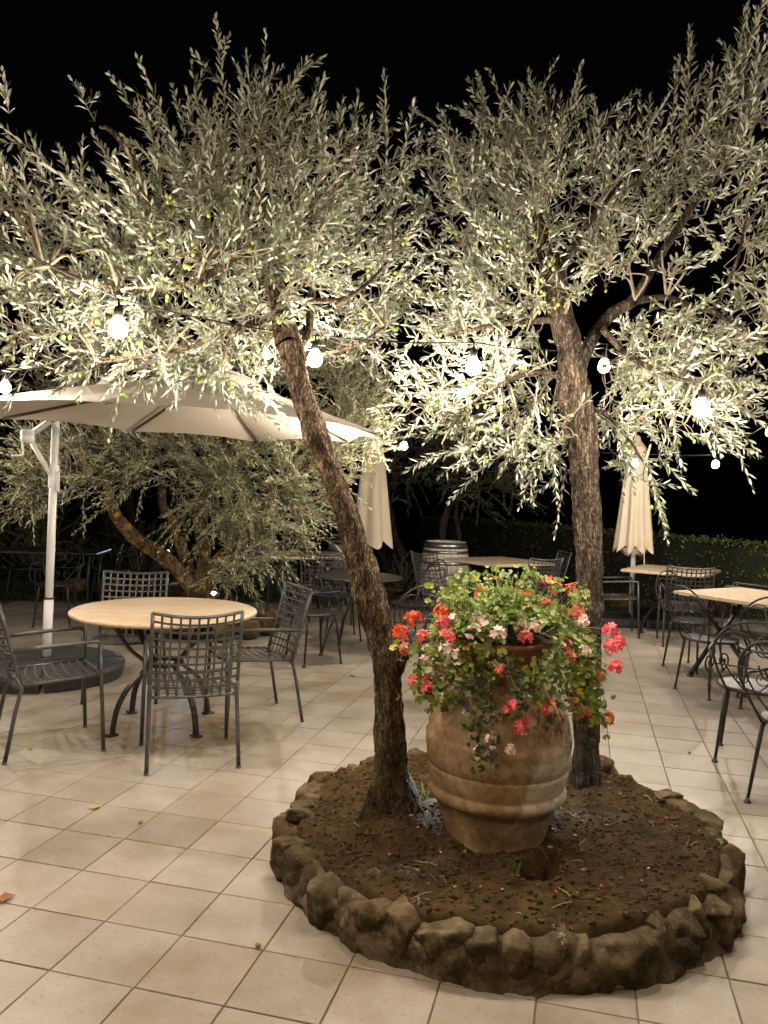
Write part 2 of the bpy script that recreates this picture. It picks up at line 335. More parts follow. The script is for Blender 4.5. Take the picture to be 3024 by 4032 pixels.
M['yellow_leaf'] = leaf_mat('yellow_leaf', (0.45, 0.33, 0.04), (0.5, 0.38, 0.06), (0.45, 0.33, 0.08), 0.1, 0.6)
def emit(name, col, power):
    m, nt, b, out = new_mat(name)
    nt.nodes.remove(b); e = N(nt, 'ShaderNodeEmission'); e.inputs['Color'].default_value = (*col, 1); e.inputs['Strength'].default_value = power
    nt.links.new(e.outputs[0], out.inputs['Surface']); return m
M['bulb'] = emit('lit_bulb_glass', BULB_COLOUR, BULB_POWER)
M['bulb_warm'] = emit('added_amber_bulb_glass', (1.0, 0.74, 0.47), BULB_POWER * 1.0)  # glow of the added amber bulbs near the viewer
M['spot'] = emit('lit_spot_lens', SPOT_COLOUR, 420.0)
M['spot_far'] = emit('lit_far_spot_lens', SPOT_COLOUR, 500.0)

# ------------------------------------------------------------------ mesh helpers
class MB:
    """collects verts / faces; build() links them as one mesh object"""
    def __init__(self):
        self.v = []; self.f = []; self.n = 0
    def add(self, verts, faces):
        o = self.n
        self.v.extend([tuple(p) for p in verts]); self.n += len(verts)
        self.f.extend([tuple(i + o for i in fc) for fc in faces])
    def tube(self, pts, radii, sides=8, caps=True, twist=0.0):
        P = [Vector(p) for p in pts]; n = len(P)
        if not hasattr(radii, '__len__'):
            radii = [radii] * n
        t0 = (P[1] - P[0]).normalized()
        ref = Vector((0, 0, 1)) if abs(t0.z) < 0.9 else Vector((1, 0, 0))
        u = t0.cross(ref).normalized()
        verts = []
        for i in range(n):
            t = (P[min(i + 1, n - 1)] - P[max(i - 1, 0)])
            t = t.normalized() if t.length > 1e-9 else t0
            u = (u - t * u.dot(t)); u = u.normalized() if u.length > 1e-6 else t.orthogonal().normalized()
            w = t.cross(u)
            for k in range(sides):
                a = 2 * pi * k / sides + twist
                verts.append(P[i] + (u * cos(a) + w * sin(a)) * radii[i])
        faces = []
        for i in range(n - 1):
            for k in range(sides):
                k2 = (k + 1) % sides
                faces.append((i * sides + k, i * sides + k2, (i + 1) * sides + k2, (i + 1) * sides + k))
        if caps:
            faces.append(tuple(range(sides - 1, -1, -1))); faces.append(tuple((n - 1) * sides + k for k in range(sides)))
        self.add(verts, faces)
    def strip(self, pts, sides, w, t):
        """flat bar: pts centreline, sides = unit width vectors"""
        P = [Vector(p) for p in pts]; n = len(P); verts = []
        for i in range(n):
            tg = (P[min(i + 1, n - 1)] - P[max(i - 1, 0)]).normalized()
            s = Vector(sides[i] if isinstance(sides, list) else sides); s = (s - tg * s.dot(tg)).normalized(); nn = tg.cross(s)
            for a, b in ((-1, -1), (1, -1), (1, 1), (-1, 1)):
                verts.append(P[i] + s * (a * w / 2) + nn * (b * t / 2))
        faces = []
        for i in range(n - 1):
            for k in range(4):
                k2 = (k + 1) % 4
                faces.append((i * 4 + k, i * 4 + k2, i * 4 + 4 + k2, i * 4 + 4 + k))
        faces.append((3, 2, 1, 0)); faces.append(tuple(4 * (n - 1) + k for k in range(4)))
        self.add(verts, faces)
    def lathe(self, prof, seg=32, centre=(0, 0, 0), close=True):
        c = Vector(centre); verts = []; n = len(prof)
        for r, z in prof:
            for k in range(seg):
                a = 2 * pi * k / seg
                verts.append((c.x + r * cos(a), c.y + r * sin(a), c.z + z))
        faces = []
        for i in range(n - 1):
            for k in range(seg):
                k2 = (k + 1) % seg
                faces.append((i * seg + k, i * seg + k2, (i + 1) * seg + k2, (i + 1) * seg + k))
        if close:
            faces.append(tuple(range(seg - 1, -1, -1))); faces.append(tuple((n - 1) * seg + k for k in range(seg)))
        self.add(verts, faces)
    def box(self, c, s, rot=None):
        vs = []
        for x in (-1, 1):
            for y in (-1, 1):
                for z in (-1, 1):
                    p = Vector((x * s[0] / 2, y * s[1] / 2, z * s[2] / 2))
                    if rot is not None:
                        p = rot @ p
                    vs.append(p + Vector(c))
        self.add(vs, [(0, 1, 3, 2), (4, 6, 7, 5), (0, 4, 5, 1), (2, 3, 7, 6), (0, 2, 6, 4), (1, 5, 7, 3)])
    def build(self, name, mat, parent=None, smooth=False, loc=None):
        me = bpy.data.meshes.new(name)
        me.from_pydata(self.v, [], self.f); me.update()
        return link_mesh(name, me, mat, parent, smooth, loc)

def link_mesh(name, me, mat, parent=None, smooth=False, loc=None):
    if mat is not None:
        me.materials.append(mat)
    if smooth:
        me.polygons.foreach_set('use_smooth', [True] * len(me.polygons))
    o = bpy.data.objects.new(name, me); COL.objects.link(o)
    if parent is not None:
        o.parent = parent
    if loc is not None:
        o.location = loc
    return o

def bevel(o, w, seg=2):
    md = o.modifiers.new('edge', 'BEVEL'); md.width = w; md.segments = seg; md.limit_method = 'ANGLE'; md.angle_limit = radians(40)

def tag(o, label=None, cat=None, group=None, kind=None):
    if label: o['label'] = label
    if cat: o['category'] = cat
    if group: o['group'] = group
    if kind: o['kind'] = kind
    return o

def thing(name, label, cat, loc=(0, 0, 0), rz=0.0, group=None):
    o = bpy.data.objects.new(name, None); COL.objects.link(o); o.empty_display_size = 0.1
    o.location = loc; o.rotation_euler = (0, 0, rz)
    return tag(o, label, cat, group)

def copy_thing(root, loc, rz, label, group=None):
    def cp(o, par):
        c = o.copy(); COL.objects.link(c); c.parent = par
        for ch in KIDS.get(o.name, []):
            cp(ch, c)
        return c
    r = cp(root, None); r.location = loc; r.rotation_euler = (0, 0, rz); r['label'] = label
    if group: r['group'] = group
    return r
KIDS = {}
def note_children(root):
    """remember a prototype's parts and sub-parts so it can be copied"""
    for o in list(COL.objects):
        if o.parent is not None:
            p = o.parent
            while p.parent is not None:
                p = p.parent
            if p == root:
                KIDS.setdefault(o.parent.name, []).append(o)

def catmull(pts, n):
    """resample a polyline of k-tuples to n smooth points"""
    A = np.array(pts, float); m = len(A)
    seg = np.linalg.norm(np.diff(A[:, :3], axis=0), axis=1); s = np.concatenate([[0], np.cumsum(seg)])
    out = []
    for q in np.linspace(0, s[-1], n):
        i = min(max(int(np.searchsorted(s, q) - 1), 0), m - 2)
        t = (q - s[i]) / max(seg[i], 1e-9)
        p0, p1, p2, p3 = A[max(i - 1, 0)], A[i], A[i + 1], A[min(i + 2, m - 1)]
        out.append(0.5 * ((2 * p1) + (-p0 + p2) * t + (2 * p0 - 5 * p1 + 4 * p2 - p3) * t * t + (-p0 + 3 * p1 - 3 * p2 + p3) * t ** 3))
    return np.array(out)

def np_mesh(name, V, polys_flat, loop_tot):
    """fast mesh from numpy arrays"""
    me = bpy.data.meshes.new(name)
    V = np.asarray(V, np.float32); me.vertices.add(len(V)); me.vertices.foreach_set('co', V.ravel())
    pf = np.asarray(polys_flat, np.int32); lt = np.asarray(loop_tot, np.int32)
    me.loops.add(len(pf)); me.loops.foreach_set('vertex_index', pf)
    me.polygons.add(len(lt)); st = np.concatenate([[0], np.cumsum(lt)[:-1]]).astype(np.int32)
    me.polygons.foreach_set('loop_start', st); me.polygons.foreach_set('loop_total', lt)
    me.update(calc_edges=True); me.validate()
    return me

def nrm(a):
    return a / np.maximum(np.linalg.norm(a, axis=-1, keepdims=True), 1e-9)

class Leaves:
    """long narrow leaves gathered into one mesh"""
    def __init__(self):
        self.p = []; self.d = []; self.n = []; self.L = []; self.W = []
    def add(self, p, d, n, L, W):
        self.p.append(p); self.d.append(d); self.n.append(n); self.L.append(L); self.W.append(W)
    def count(self):
        return sum(len(a) for a in self.p)
    def prune(self, radius=0.155, clear=0.040, trunk=None):
        """leaves trimmed back round the hanging bulbs, on the side the terrace is used from"""
        p = np.concatenate(self.p); d = np.concatenate(self.d); n = np.concatenate(self.n); L = np.concatenate(self.L); W = np.concatenate(self.W)
        mid = p + nrm(d) * L[:, None] * .5; ok = np.ones(len(p), bool)
        for b in BULBS:
            ok &= np.linalg.norm(mid - b, axis=1) > radius
            ax = np.array([-b[0] / b[1], -1.0, -.12]); ax /= np.linalg.norm(ax)
            t = (mid - b) @ ax; r = np.linalg.norm(mid - b - t[:, None] * ax, axis=1)
            ok &= ~((t > 0) & (t < (1.2 if b[1] < 9 else 6.0)) & (r < (clear if b[1] < 9 else .09) + 0.012 * rng.normal(size=len(p))))
        if trunk is not None:               # stem kept clean of side shoots on its near side
            C = catmull(trunk, 60); zi = np.clip(np.searchsorted(C[:, 2], mid[:, 2]), 0, 59)
            dx = np.abs(mid[:, 0] - C[zi, 0]); dy = C[zi, 1] - mid[:, 1]
            ok &= ~((dx < C[zi, 3] + .03) & (dy > 0) & (mid[:, 2] < C[-1, 2]) & (rng.random(len(p)) < np.where(mid[:, 2] < trunk[-1][2] - (.45 if len(trunk) > 12 else 0), .9, .62)))
        self.p, self.d, self.n, self.L, self.W = [p[ok]], [d[ok]], [n[ok]], [L[ok]], [W[ok]]
    def mesh(self, name, base=(0, 0, 0)):
        p = np.concatenate(self.p) - np.array(base); d = nrm(np.concatenate(self.d)); n = np.concatenate(self.n)
        L = np.concatenate(self.L)[:, None]; W = np.concatenate(self.W)[:, None]
        s = nrm(np.cross(n, d)); n = nrm(np.cross(d, s)); k = len(p)
        curl = rng.uniform(-0.10, 0.16, (k, 1)) * L
        V = np.stack([p,
                      p + d * L * 0.33 + s * W * 0.44 + n * curl * 0.25, p + d * L * 0.33 - s * W * 0.44 + n * curl * 0.25,
                      p + d * L * 0.66 + s * W * 0.46 + n * curl * 0.15, p + d * L * 0.66 - s * W * 0.46 + n * curl * 0.15,
                      p + d * L - n * curl * 0.6], 1).reshape(-1, 3)
        b = (np.arange(k) * 6)[:, None]
        pf = np.concatenate([b + np.array([[0, 2, 1]]), b + np.array([[1, 2, 4, 3]]), b + np.array([[3, 4, 5]])], 1).ravel()
        return np_mesh(name, V, pf, np.tile([3, 4, 3], k))

def grow_shoot(lv, st, base, direction, length, spacing, leafL, leafW, droop, r0=0.0019, bare=0.0):
    """one leafy olive shoot: paired leaves along a bending stem"""
    n = max(4, int(length / spacing)); s = np.linspace(0, length, n + 1)
    d = nrm(np.array(direction, float)[None])[0]
    side = rng.normal(size=3) * 0.10
    P = np.array(base)[None] + d[None] * s[:, None] + (np.array([0, 0, -1.0])[None] * droop + side[None]) * (s[:, None] ** 2)
    T = nrm(np.gradient(P, axis=0))
    ref = rng.normal(size=3); U = nrm(np.cross(T, ref[None])); Wv = np.cross(T, U)
    keep = s >= bare * length
    idx = np.nonzero(keep)[0]; k = len(idx)
    ph = (idx % 2) * (pi / 2) + rng.uniform(-0.35, 0.35, k)
    fr = s[idx] / length
    for sg in (0, pi):
        a = np.radians(rng.normal(46, 11, k) - 18 * fr)
        pr = U[idx] * np.cos(ph + sg)[:, None] + Wv[idx] * np.sin(ph + sg)[:, None]
        ld = T[idx] * np.cos(a)[:, None] + pr * np.sin(a)[:, None] + rng.normal(size=(k, 3)) * 0.10
        ln = T[idx] * np.sin(a)[:, None] - pr * np.cos(a)[:, None] + rng.normal(size=(k, 3)) * 0.30
        LL = leafL * rng.uniform(0.72, 1.12, k) * (1.0 - 0.45 * np.clip((fr - 0.72) / 0.28, 0, 1)) * (0.78 + 0.22 * np.clip(fr / 0.15, 0, 1))
        ok = rng.random(k) > 0.07
        lv.add(P[idx][ok], ld[ok], ln[ok], LL[ok], leafW * rng.uniform(0.8, 1.15, ok.sum()))
    lv.add(P[-1:], T[-1:] + 0.05, U[-1:], np.array([leafL * 0.55]), np.array([leafW * 0.7]))
    sub = P[::3] if len(P) > 6 else P
    if not np.allclose(sub[-1], P[-1]): sub = np.vstack([sub, P[-1]])
    st.append((sub, np.linspace(r0, r0 * 0.45, len(sub))))
    return P

def tubes_mesh(name, tubes, base, sides=3):
    V = []; F = []; o = 0; b = np.array(base)
    for P, R in tubes:
        P = np.asarray(P, float); n = len(P); T = nrm(np.gradient(P, axis=0))
        ref = np.array([0.3, 0.5, 0.81]); U = nrm(np.cross(T, ref[None])); W = np.cross(T, U)
        an = 2 * pi * np.arange(sides) / sides
        ring = P[:, None] + (U[:, None] * np.cos(an)[None, :, None] + W[:, None] * np.sin(an)[None, :, None]) * np.asarray(R)[:, None, None]
        V.append(ring.reshape(-1, 3) - b)
        i = np.arange(n - 1)[:, None] * sides; k = np.arange(sides)[None]; k2 = (k + 1) % sides
        F.append((np.stack([i + k, i + k2, i + sides + k2, i + sides + k], -1).reshape(-1) + o)); o += n * sides
    V = np.concatenate(V); F = np.concatenate(F)
    return np_mesh(name, V, F, np.full(len(F) // 4, 4))

def trunk_mesh(name, pts, base, sides=36, step=0.014, rough=0.10, seed=0.0, knobs=(), flare=0.0):
    A = np.array(pts, float); L = np.sum(np.linalg.norm(np.diff(A[:, :3], axis=0), axis=1))
    C = catmull(pts, max(8, int(L / step))); n = len(C)
    T = nrm(np.gradient(C[:, :3], axis=0)); u = nrm(np.cross(T, np.array([[0.0, 1.0, 0.05]]))); w = np.cross(T, u)
    V = []
    for i in range(n):
        for k in range(sides):
            a = 2 * pi * k / sides
            d = u[i] * cos(a) + w[i] * sin(a); r = C[i, 3]
            q = Vector((cos(a) * 1.6 + seed, sin(a) * 1.6, C[i, 2] * 2.2))
            m = 1 - rough * 0.55 + rough * 2.1 * noise.noise(q)
            if flare:
                hb = max(0.0, 1 - (C[i, 2] - C[0, 2]) / .42)
                m += flare * hb ** 1.6 * (0.35 + 0.65 * max(0, noise.noise(Vector((cos(a) * 1.9 + seed, sin(a) * 1.9, 7.7))) * 1.9))
            q2 = Vector((cos(a) * 5.5, sin(a) * 5.5 + seed, C[i, 2] * 9.0))
            m += rough * (noise.fractal(q2, 1.0, 2.0, 3))
            q3 = Vector((cos(a) * 11, sin(a) * 11 + seed, C[i, 2] * 20.0 + 3 * noise.noise(q2)))
            m += rough * 0.8 * abs(noise.noise(q3))
            m += rough * 0.35 * noise.noise(q3 * 2.3)
            p = C[i, :3] + d * r * m
            for (kp, kr, kh) in knobs:
                dd = np.linalg.norm(p - np.array(kp))
                if dd < kr:
                    p = p + d * kh * (1 - dd / kr) ** 1.3
            V.append(p)
    V = np.array(V) - np.array(base)
    i = np.arange(n - 1)[:, None] * sides; k = np.arange(sides)[None]; k2 = (k + 1) % sides
    F = np.stack([i + k, i + k2, i + sides + k2, i + sides + k], -1).reshape(-1)
    pf = np.concatenate([F, np.arange((n - 1) * sides, n * sides)]); lt = np.concatenate([np.full(len(F) // 4, 4), [sides]])
    return np_mesh(name, V, pf, lt)

def rock_mesh(name, size, seed, sub=3, blocky=0.55, rough=0.16):
    import bmesh
    bm = bmesh.new(); bmesh.ops.create_icosphere(bm, subdivisions=sub, radius=1.0)
    o = Vector((seed * 3.7, seed * 1.3, seed * 2.1))
    rr = random.Random(int(seed * 10))
    cuts = []
    for _ in range(8):
        d = Vector((rr.gauss(0, 1), rr.gauss(0, 1), rr.gauss(0, 1))).normalized(); cuts.append((d, rr.uniform(.60, .88)))
    for v in bm.verts:
        p = v.co.copy()
        mx = max(abs(p.x), abs(p.y), abs(p.z)); q = p.lerp(p / mx * 0.86, blocky)
        for d, h in cuts:                       # split faces
            e = q.dot(d) - h
            if e > 0: q = q - d * e * 0.93
        n1 = noise.noise(p * 1.1 + o); n2 = noise.fractal(p * 3.2 + o, 0.9, 2.0, 5)
        q = q * (1 + rough * 1.0 * n1 + rough * 0.55 * n2)
        v.co = Vector((q.x * size[0] / 2, q.y * size[1] / 2, q.z * size[2] / 2))
    me = bpy.data.meshes.new(name); bm.to_mesh(me); bm.free()
    return me
# ---- measured positions in metres (X right, Y away from the terrace door, Z up) ----
LT_TRUNK = [(0.115,3.36,0.087,0.1475),(0.081,3.355,0.228,0.1159),(0.06,3.35,0.389,0.0902),(0.042,3.345,0.688,0.0822),(0.02,3.34,0.887,0.0821),(-0.046,3.335,1.102,0.0781),(-0.122,3.33,1.354,0.0741),(-0.182,3.325,1.509,0.0701),(-0.246,3.32,1.662,0.07),(-0.3,3.315,1.795,0.0698),(-0.352,3.31,1.928,0.0659),(-0.388,3.305,2.042,0.0638),(-0.425,3.3,2.155,0.0637)]
LT_LIMBS = [
    [(-0.421,3.3,2.145,0.0579),(-0.46,3.3,2.288,0.0444),(-0.49,3.3,2.401,0.0406),(-0.49,3.3,2.535,0.0328),(-0.527,3.3,2.685,0.0232),(-0.559,3.3,2.798,0.0155),(-0.582,3.3,2.93,0.0077)],
    [(-0.388,3.32,2.102,0.0389),(-0.348,3.35,2.225,0.0275),(-0.347,3.38,2.368,0.0257),(-0.313,3.41,2.574,0.022),(-0.277,3.44,2.762,0.0181),(-0.238,3.47,2.934,0.0122),(-0.194,3.5,3.088,0.0061)],
    [(-0.469,3.3,2.326,0.0386),(-0.543,3.262,2.446,0.0325),(-0.652,3.225,2.516,0.0264),(-0.755,3.188,2.482,0.0224),(-0.894,3.15,2.512,0.0203),(-0.959,3.112,2.641,0.02),(-1.032,3.075,2.82,0.018),(-1.102,3.038,2.909,0.016),(-1.132,3,2.902,0.0088)],
    [(-0.609,3.2,2.491,0.0243),(-0.774,3.125,2.364,0.0201),(-0.967,3.05,2.302,0.0161),(-1.152,2.975,2.311,0.0122),(-1.293,2.9,2.353,0.0068)],
    [(-0.458,3.3,2.269,0.0251),(-0.606,3.225,2.21,0.0189),(-0.773,3.15,2.115,0.0147),(-0.915,3.075,2.061,0.009),(-1.119,3,2.006,0.0053)],
    [(-0.344,3.35,2.342,0.0196),(-0.208,3.417,2.382,0.016),(-0.093,3.483,2.483,0.0122),(0.004,3.55,2.627,0.0062)],
    [(-0.388,3.33,2.065,0.0175),(-0.282,3.437,2.146,0.0141),(-0.147,3.543,2.21,0.0104),(-0.027,3.65,2.319,0.0064)],
]
RT_TRUNK = [(1.002,3.78,0.069,0.1051),(1.005,3.774,0.184,0.0861),(1.005,3.768,0.388,0.0728),(0.986,3.762,0.724,0.0727),(0.989,3.756,1.058,0.0725),(0.97,3.75,1.389,0.0768),(0.943,3.744,1.608,0.0811),(0.917,3.738,1.825,0.0853),(0.88,3.732,2.019,0.0808),(0.858,3.726,2.148,0.072),(0.827,3.72,2.318,0.0631)]
RT_LIMBS = [
    [(0.832,3.72,2.286,0.0631),(0.778,3.717,2.488,0.0587),(0.753,3.713,2.637,0.063),(0.717,3.71,2.763,0.0499),(0.676,3.707,2.857,0.0325),(0.617,3.703,2.992,0.0195),(0.567,3.7,3.159,0.0087)],
    [(0.904,3.78,2.157,0.0442),(0.974,3.776,2.323,0.0398),(1.056,3.772,2.435,0.0375),(1.155,3.769,2.502,0.0375),(1.212,3.765,2.601,0.0286),(1.312,3.761,2.777,0.0253),(1.434,3.758,2.974,0.022),(1.536,3.754,3.095,0.0165),(1.658,3.75,3.237,0.0088)],
    [(1.119,3.65,2.466,0.0342),(1.191,3.625,2.479,0.0233),(1.266,3.6,2.483,0.0211),(1.363,3.575,2.441,0.0209),(1.447,3.55,2.415,0.0187),(1.531,3.525,2.363,0.0124),(1.645,3.5,2.301,0.0082)],
    [(1.447,3.55,2.419,0.0187),(1.5,3.517,2.523,0.0144),(1.531,3.483,2.636,0.0102),(1.548,3.45,2.825,0.0081)],
    [(0.765,3.72,2.575,0.0327),(0.893,3.747,2.802,0.0263),(1.023,3.773,2.989,0.0177),(1.156,3.8,3.177,0.0089)],
    [(0.74,3.72,2.66,0.0305),(0.56,3.68,2.684,0.0237),(0.401,3.64,2.793,0.017),(0.308,3.6,2.942,0.0084)],
    [(0.805,3.72,2.382,0.0261),(0.63,3.647,2.361,0.0192),(0.452,3.573,2.318,0.0146),(0.26,3.5,2.256,0.0082)],
    [(0.873,3.73,2.084,0.024),(0.7,3.637,2.129,0.0192),(0.499,3.543,2.046,0.0145),(0.309,3.45,1.906,0.0081)],
    [(0.98,3.68,2.337,0.0237),(1.094,3.62,2.223,0.0191),(1.225,3.56,2.134,0.0146),(1.39,3.5,2.069,0.0082)],
    [(0.896,3.72,1.975,0.0196),(1.016,3.68,1.953,0.0151),(1.116,3.64,1.846,0.0107),(1.192,3.6,1.72,0.0063)],
]
LT_BLOBS = [(-0.503,3.18,2.461,0.168,0.149,24),(-0.683,3.18,2.62,0.168,0.149,22),(-0.356,3.23,2.648,0.151,0.151,22),(-0.764,3.08,2.405,0.162,0.126,20),(-0.524,3.18,2.221,0.112,0.074,9),(-0.386,3.23,2.386,0.113,0.113,14),(-0.929,3.08,2.542,0.144,0.108,16),(-0.62,3.63,3.069,0.234,0.212,60),(-0.877,3.58,2.896,0.251,0.21,60),(-0.374,3.73,2.992,0.24,0.218,60),(-0.116,3.88,2.969,0.17,0.227,40),(-1.387,3.28,2.528,0.25,0.192,55),(-1.097,3.33,2.486,0.253,0.214,70),(-0.733,3.43,2.586,0.281,0.201,90),(-0.406,3.53,2.607,0.248,0.227,80),(-0.103,3.83,2.598,0.213,0.247,60),(-1.436,3.23,2.296,0.208,0.17,50),(-1.151,3.28,2.223,0.269,0.173,75),(-0.845,3.43,2.285,0.261,0.181,75),(-0.576,3.48,2.366,0.183,0.143,35),(-0.236,3.98,2.313,0.163,0.163,32),(-0.076,4.03,2.375,0.165,0.212,34),(-0.97,3.33,2.066,0.273,0.097,44),(-1.243,3.28,2.077,0.192,0.096,22),(-1.489,3.23,2.116,0.151,0.095,16),(-0.719,3.43,2.08,0.161,0.1,26),(-0.551,3.43,2.126,0.12,0.1,16),(-1.556,3.23,2.609,0.132,0.132,16)]
RT_BLOBS = [(0.67,3.52,2.862,0.165,0.144,20),(0.578,3.52,2.596,0.144,0.124,16),(0.841,3.57,2.454,0.125,0.104,9),(1,3.57,2.624,0.125,0.125,12),(1.213,3.52,2.576,0.124,0.082,9),(0.687,3.52,2.416,0.103,0.082,7),(0.813,3.62,1.856,0.085,0.064,4),(0.422,3.92,3.182,0.218,0.229,55),(0.758,4.02,3.234,0.259,0.235,60),(0.332,3.82,2.852,0.179,0.201,45),(0.598,3.82,2.861,0.224,0.201,60),(1.02,3.92,2.998,0.275,0.252,70),(1.331,3.97,3.049,0.232,0.256,55),(0.398,3.72,2.541,0.24,0.196,60),(0.523,3.72,2.373,0.207,0.196,60),(0.277,3.72,2.3,0.174,0.12,28),(0.48,3.72,2.069,0.24,0.196,60),(0.722,3.97,2.065,0.139,0.209,30),(1.187,3.77,2.165,0.21,0.221,60),(1.336,3.77,2.279,0.243,0.199,55),(1.601,3.72,2.257,0.196,0.196,50),(1.159,3.82,1.883,0.157,0.179,34),(1.255,3.82,1.708,0.101,0.101,13),(0.187,3.62,1.92,0.159,0.106,22),(0.354,3.67,1.802,0.129,0.107,16),(0.62,3.72,1.814,0.174,0.12,28),(0.819,3.82,1.716,0.078,0.101,9),(1.545,3.72,2.039,0.196,0.131,36),(1.375,3.72,1.947,0.174,0.109,26),(1.54,3.62,3.135,0.17,0.318,60),(1.368,3.72,3.151,0.142,0.24,36),(1.665,3.72,2.775,0.131,0.196,30),(1.047,4.07,2.749,0.167,0.143,20),(1.696,3.67,2.506,0.107,0.129,15),(1.586,3.57,3.462,0.104,0.209,22)]
LT_SHOOTS = [(-1.037,3.25,2.633,-1.227,3.23,2.954),(-0.974,3.35,2.746,-1.016,3.33,3.101),(-0.755,3.4,2.87,-0.818,3.38,3.189),(-0.629,3.45,2.992,-0.617,3.43,3.24),(-0.404,3.6,3.002,-0.347,3.58,3.221),(-0.134,3.7,2.966,-0.122,3.68,3.275),(-1.318,3.15,2.662,-1.441,3.13,2.83),(-1.423,3.1,2.658,-1.454,3.08,2.826),(0.069,3.8,2.749,0.171,3.78,2.964),(-0.316,3.4,2.708,-0.143,3.38,2.881),(-0.7,3.25,2.7,-0.796,3.23,2.949),(-0.718,3.4,2.968,-0.745,3.38,3.519),(-0.596,3.5,2.975,-0.578,3.48,3.488),(-0.785,3.4,2.888,-0.891,3.38,3.345),(-0.807,3.3,2.752,-1.051,3.28,3.244),(-0.885,3.3,2.788,-1.156,3.28,3.207),(-1.207,3.2,2.992,-1.286,3.18,3.133),(-0.516,3.5,2.997,-0.458,3.48,3.3),(-0.48,3.55,2.938,-0.413,3.53,3.185),(-0.273,3.65,3.047,-0.245,3.63,3.341),(-0.202,3.7,3.092,-0.177,3.68,3.379),(-0.041,3.75,3.075,-0.052,3.73,3.489),(0.019,3.8,3.053,0.08,3.78,3.405),(-0.669,3.45,2.991,-0.684,3.43,3.296),(-0.291,3.3,2.769,-0.09,3.28,2.796),(-0.836,3.2,2.622,-1.1,3.18,2.698),(-0.963,3.2,2.526,-1.222,3.18,2.785),(0.02,3.8,2.901,0.108,3.78,3.222),(-1.494,3.1,2.62,-1.515,3.08,2.771),(-1.151,3.05,2.595,-1.489,3.03,2.933),(-1.478,3.05,2.943,-1.498,3.03,3.089)]
RT_SHOOTS = [(0.556,3.9,3.155,0.486,3.88,3.456),(0.919,3.9,3.122,0.993,3.88,3.406),(1.133,3.95,3.24,1.15,3.93,3.513),(1.28,3.9,3.134,1.273,3.88,3.415),(1.402,3.65,3.206,1.411,3.63,3.55),(1.504,3.6,3.27,1.521,3.58,3.629),(0.286,3.85,2.993,0.285,3.83,3.294),(0.683,4,3.269,0.691,3.98,3.58),(0.802,3.9,3.208,0.8,3.88,3.444),(0.44,3.9,3.241,0.403,3.88,3.575),(0.527,3.95,3.22,0.562,3.93,3.438),(0.845,3.95,3.276,0.875,3.93,3.572),(0.327,3.85,3.083,0.204,3.83,3.379),(1.222,3.9,3.177,1.213,3.88,3.513),(1.345,3.7,3.269,1.337,3.68,3.774),(1.526,3.55,3.206,1.539,3.53,3.741),(1.465,3.6,3.227,1.473,3.58,3.566),(0.66,4,3.268,0.624,3.98,3.521),(0.997,3.95,3.19,0.958,3.93,3.473),(1.31,3.8,3.182,1.274,3.78,3.605),(1.104,4,3.168,1.098,3.98,3.479),(0.24,3.8,2.93,0.164,3.78,3.159),(1.543,3.5,3.244,1.584,3.48,3.693),(0.752,4,3.294,0.749,3.98,3.559)]
FL_RED = [(0.135,3.2,1.035),(0.08,3.15,0.988),(0.25,3.2,1.067)]
FL_SALMON = [(0.169,3.1,0.983),(0.101,3.1,0.934),(0.689,3.25,1.202),(0.6,3.3,1.141),(0.417,3.3,1.128),(0.478,3.35,1.109),(0.527,3.3,1.1),(0.676,3.25,1.104),(0.638,3.3,1.075),(0.789,3.3,1.168),(0.73,3.3,1.163),(0.56,3.03,1.008),(0.74,3.05,0.932),(0.722,3.08,0.971),(0.871,3.1,0.846),(0.466,2.98,0.886),(0.756,3.05,0.762),(0.8,3.05,0.717),(0.904,3.1,0.68)]
FL_PINK = [(0.793,3.2,1.088),(0.96,3.15,0.979),(0.927,3.15,0.958),(0.501,2.93,0.76),(0.634,2.95,0.759),(0.538,2.93,0.701)]
FL_PALE = [(0.294,3.15,1.049),(0.413,3.05,1.036),(0.458,3.02,1.017),(0.26,3.02,0.955),(0.186,3.05,0.894),(0.379,3.2,1.081),(0.295,3,0.928),(0.387,2.92,0.585),(0.497,2.91,0.608),(0.429,2.92,0.64)]
STRANDS = [
    [(0.362,3.02,0.9),(0.354,2.98,0.812),(0.348,2.95,0.724),(0.36,2.93,0.66)],
    [(0.419,3,0.867),(0.418,2.97,0.785),(0.422,2.93,0.7),(0.386,2.9,0.551)],
    [(0.251,3.1,0.919),(0.186,3.08,0.854),(0.174,3.07,0.784),(0.242,3.06,0.716)],
    [(0.302,3.08,0.918),(0.263,3.05,0.851),(0.276,3.03,0.797),(0.263,3.02,0.766)],
    [(0.73,3.08,0.939),(0.809,3.07,0.864),(0.819,3.07,0.772),(0.878,3.08,0.691)],
    [(0.671,3.02,0.923),(0.725,3.01,0.823),(0.744,3,0.749),(0.784,3,0.724)],
    [(0.765,3.15,0.98),(0.86,3.15,0.942),(0.887,3.15,0.787),(0.907,3.15,0.618)],
    [(0.485,2.99,0.936),(0.503,2.96,0.854),(0.544,2.93,0.799),(0.506,2.92,0.75)],
    [(0.582,2.99,0.926),(0.598,2.96,0.857),(0.628,2.94,0.774)],
    [(0.314,3.08,0.951),(0.201,3.05,0.94),(0.123,3.05,0.938),(0.09,3.05,0.95)],
]
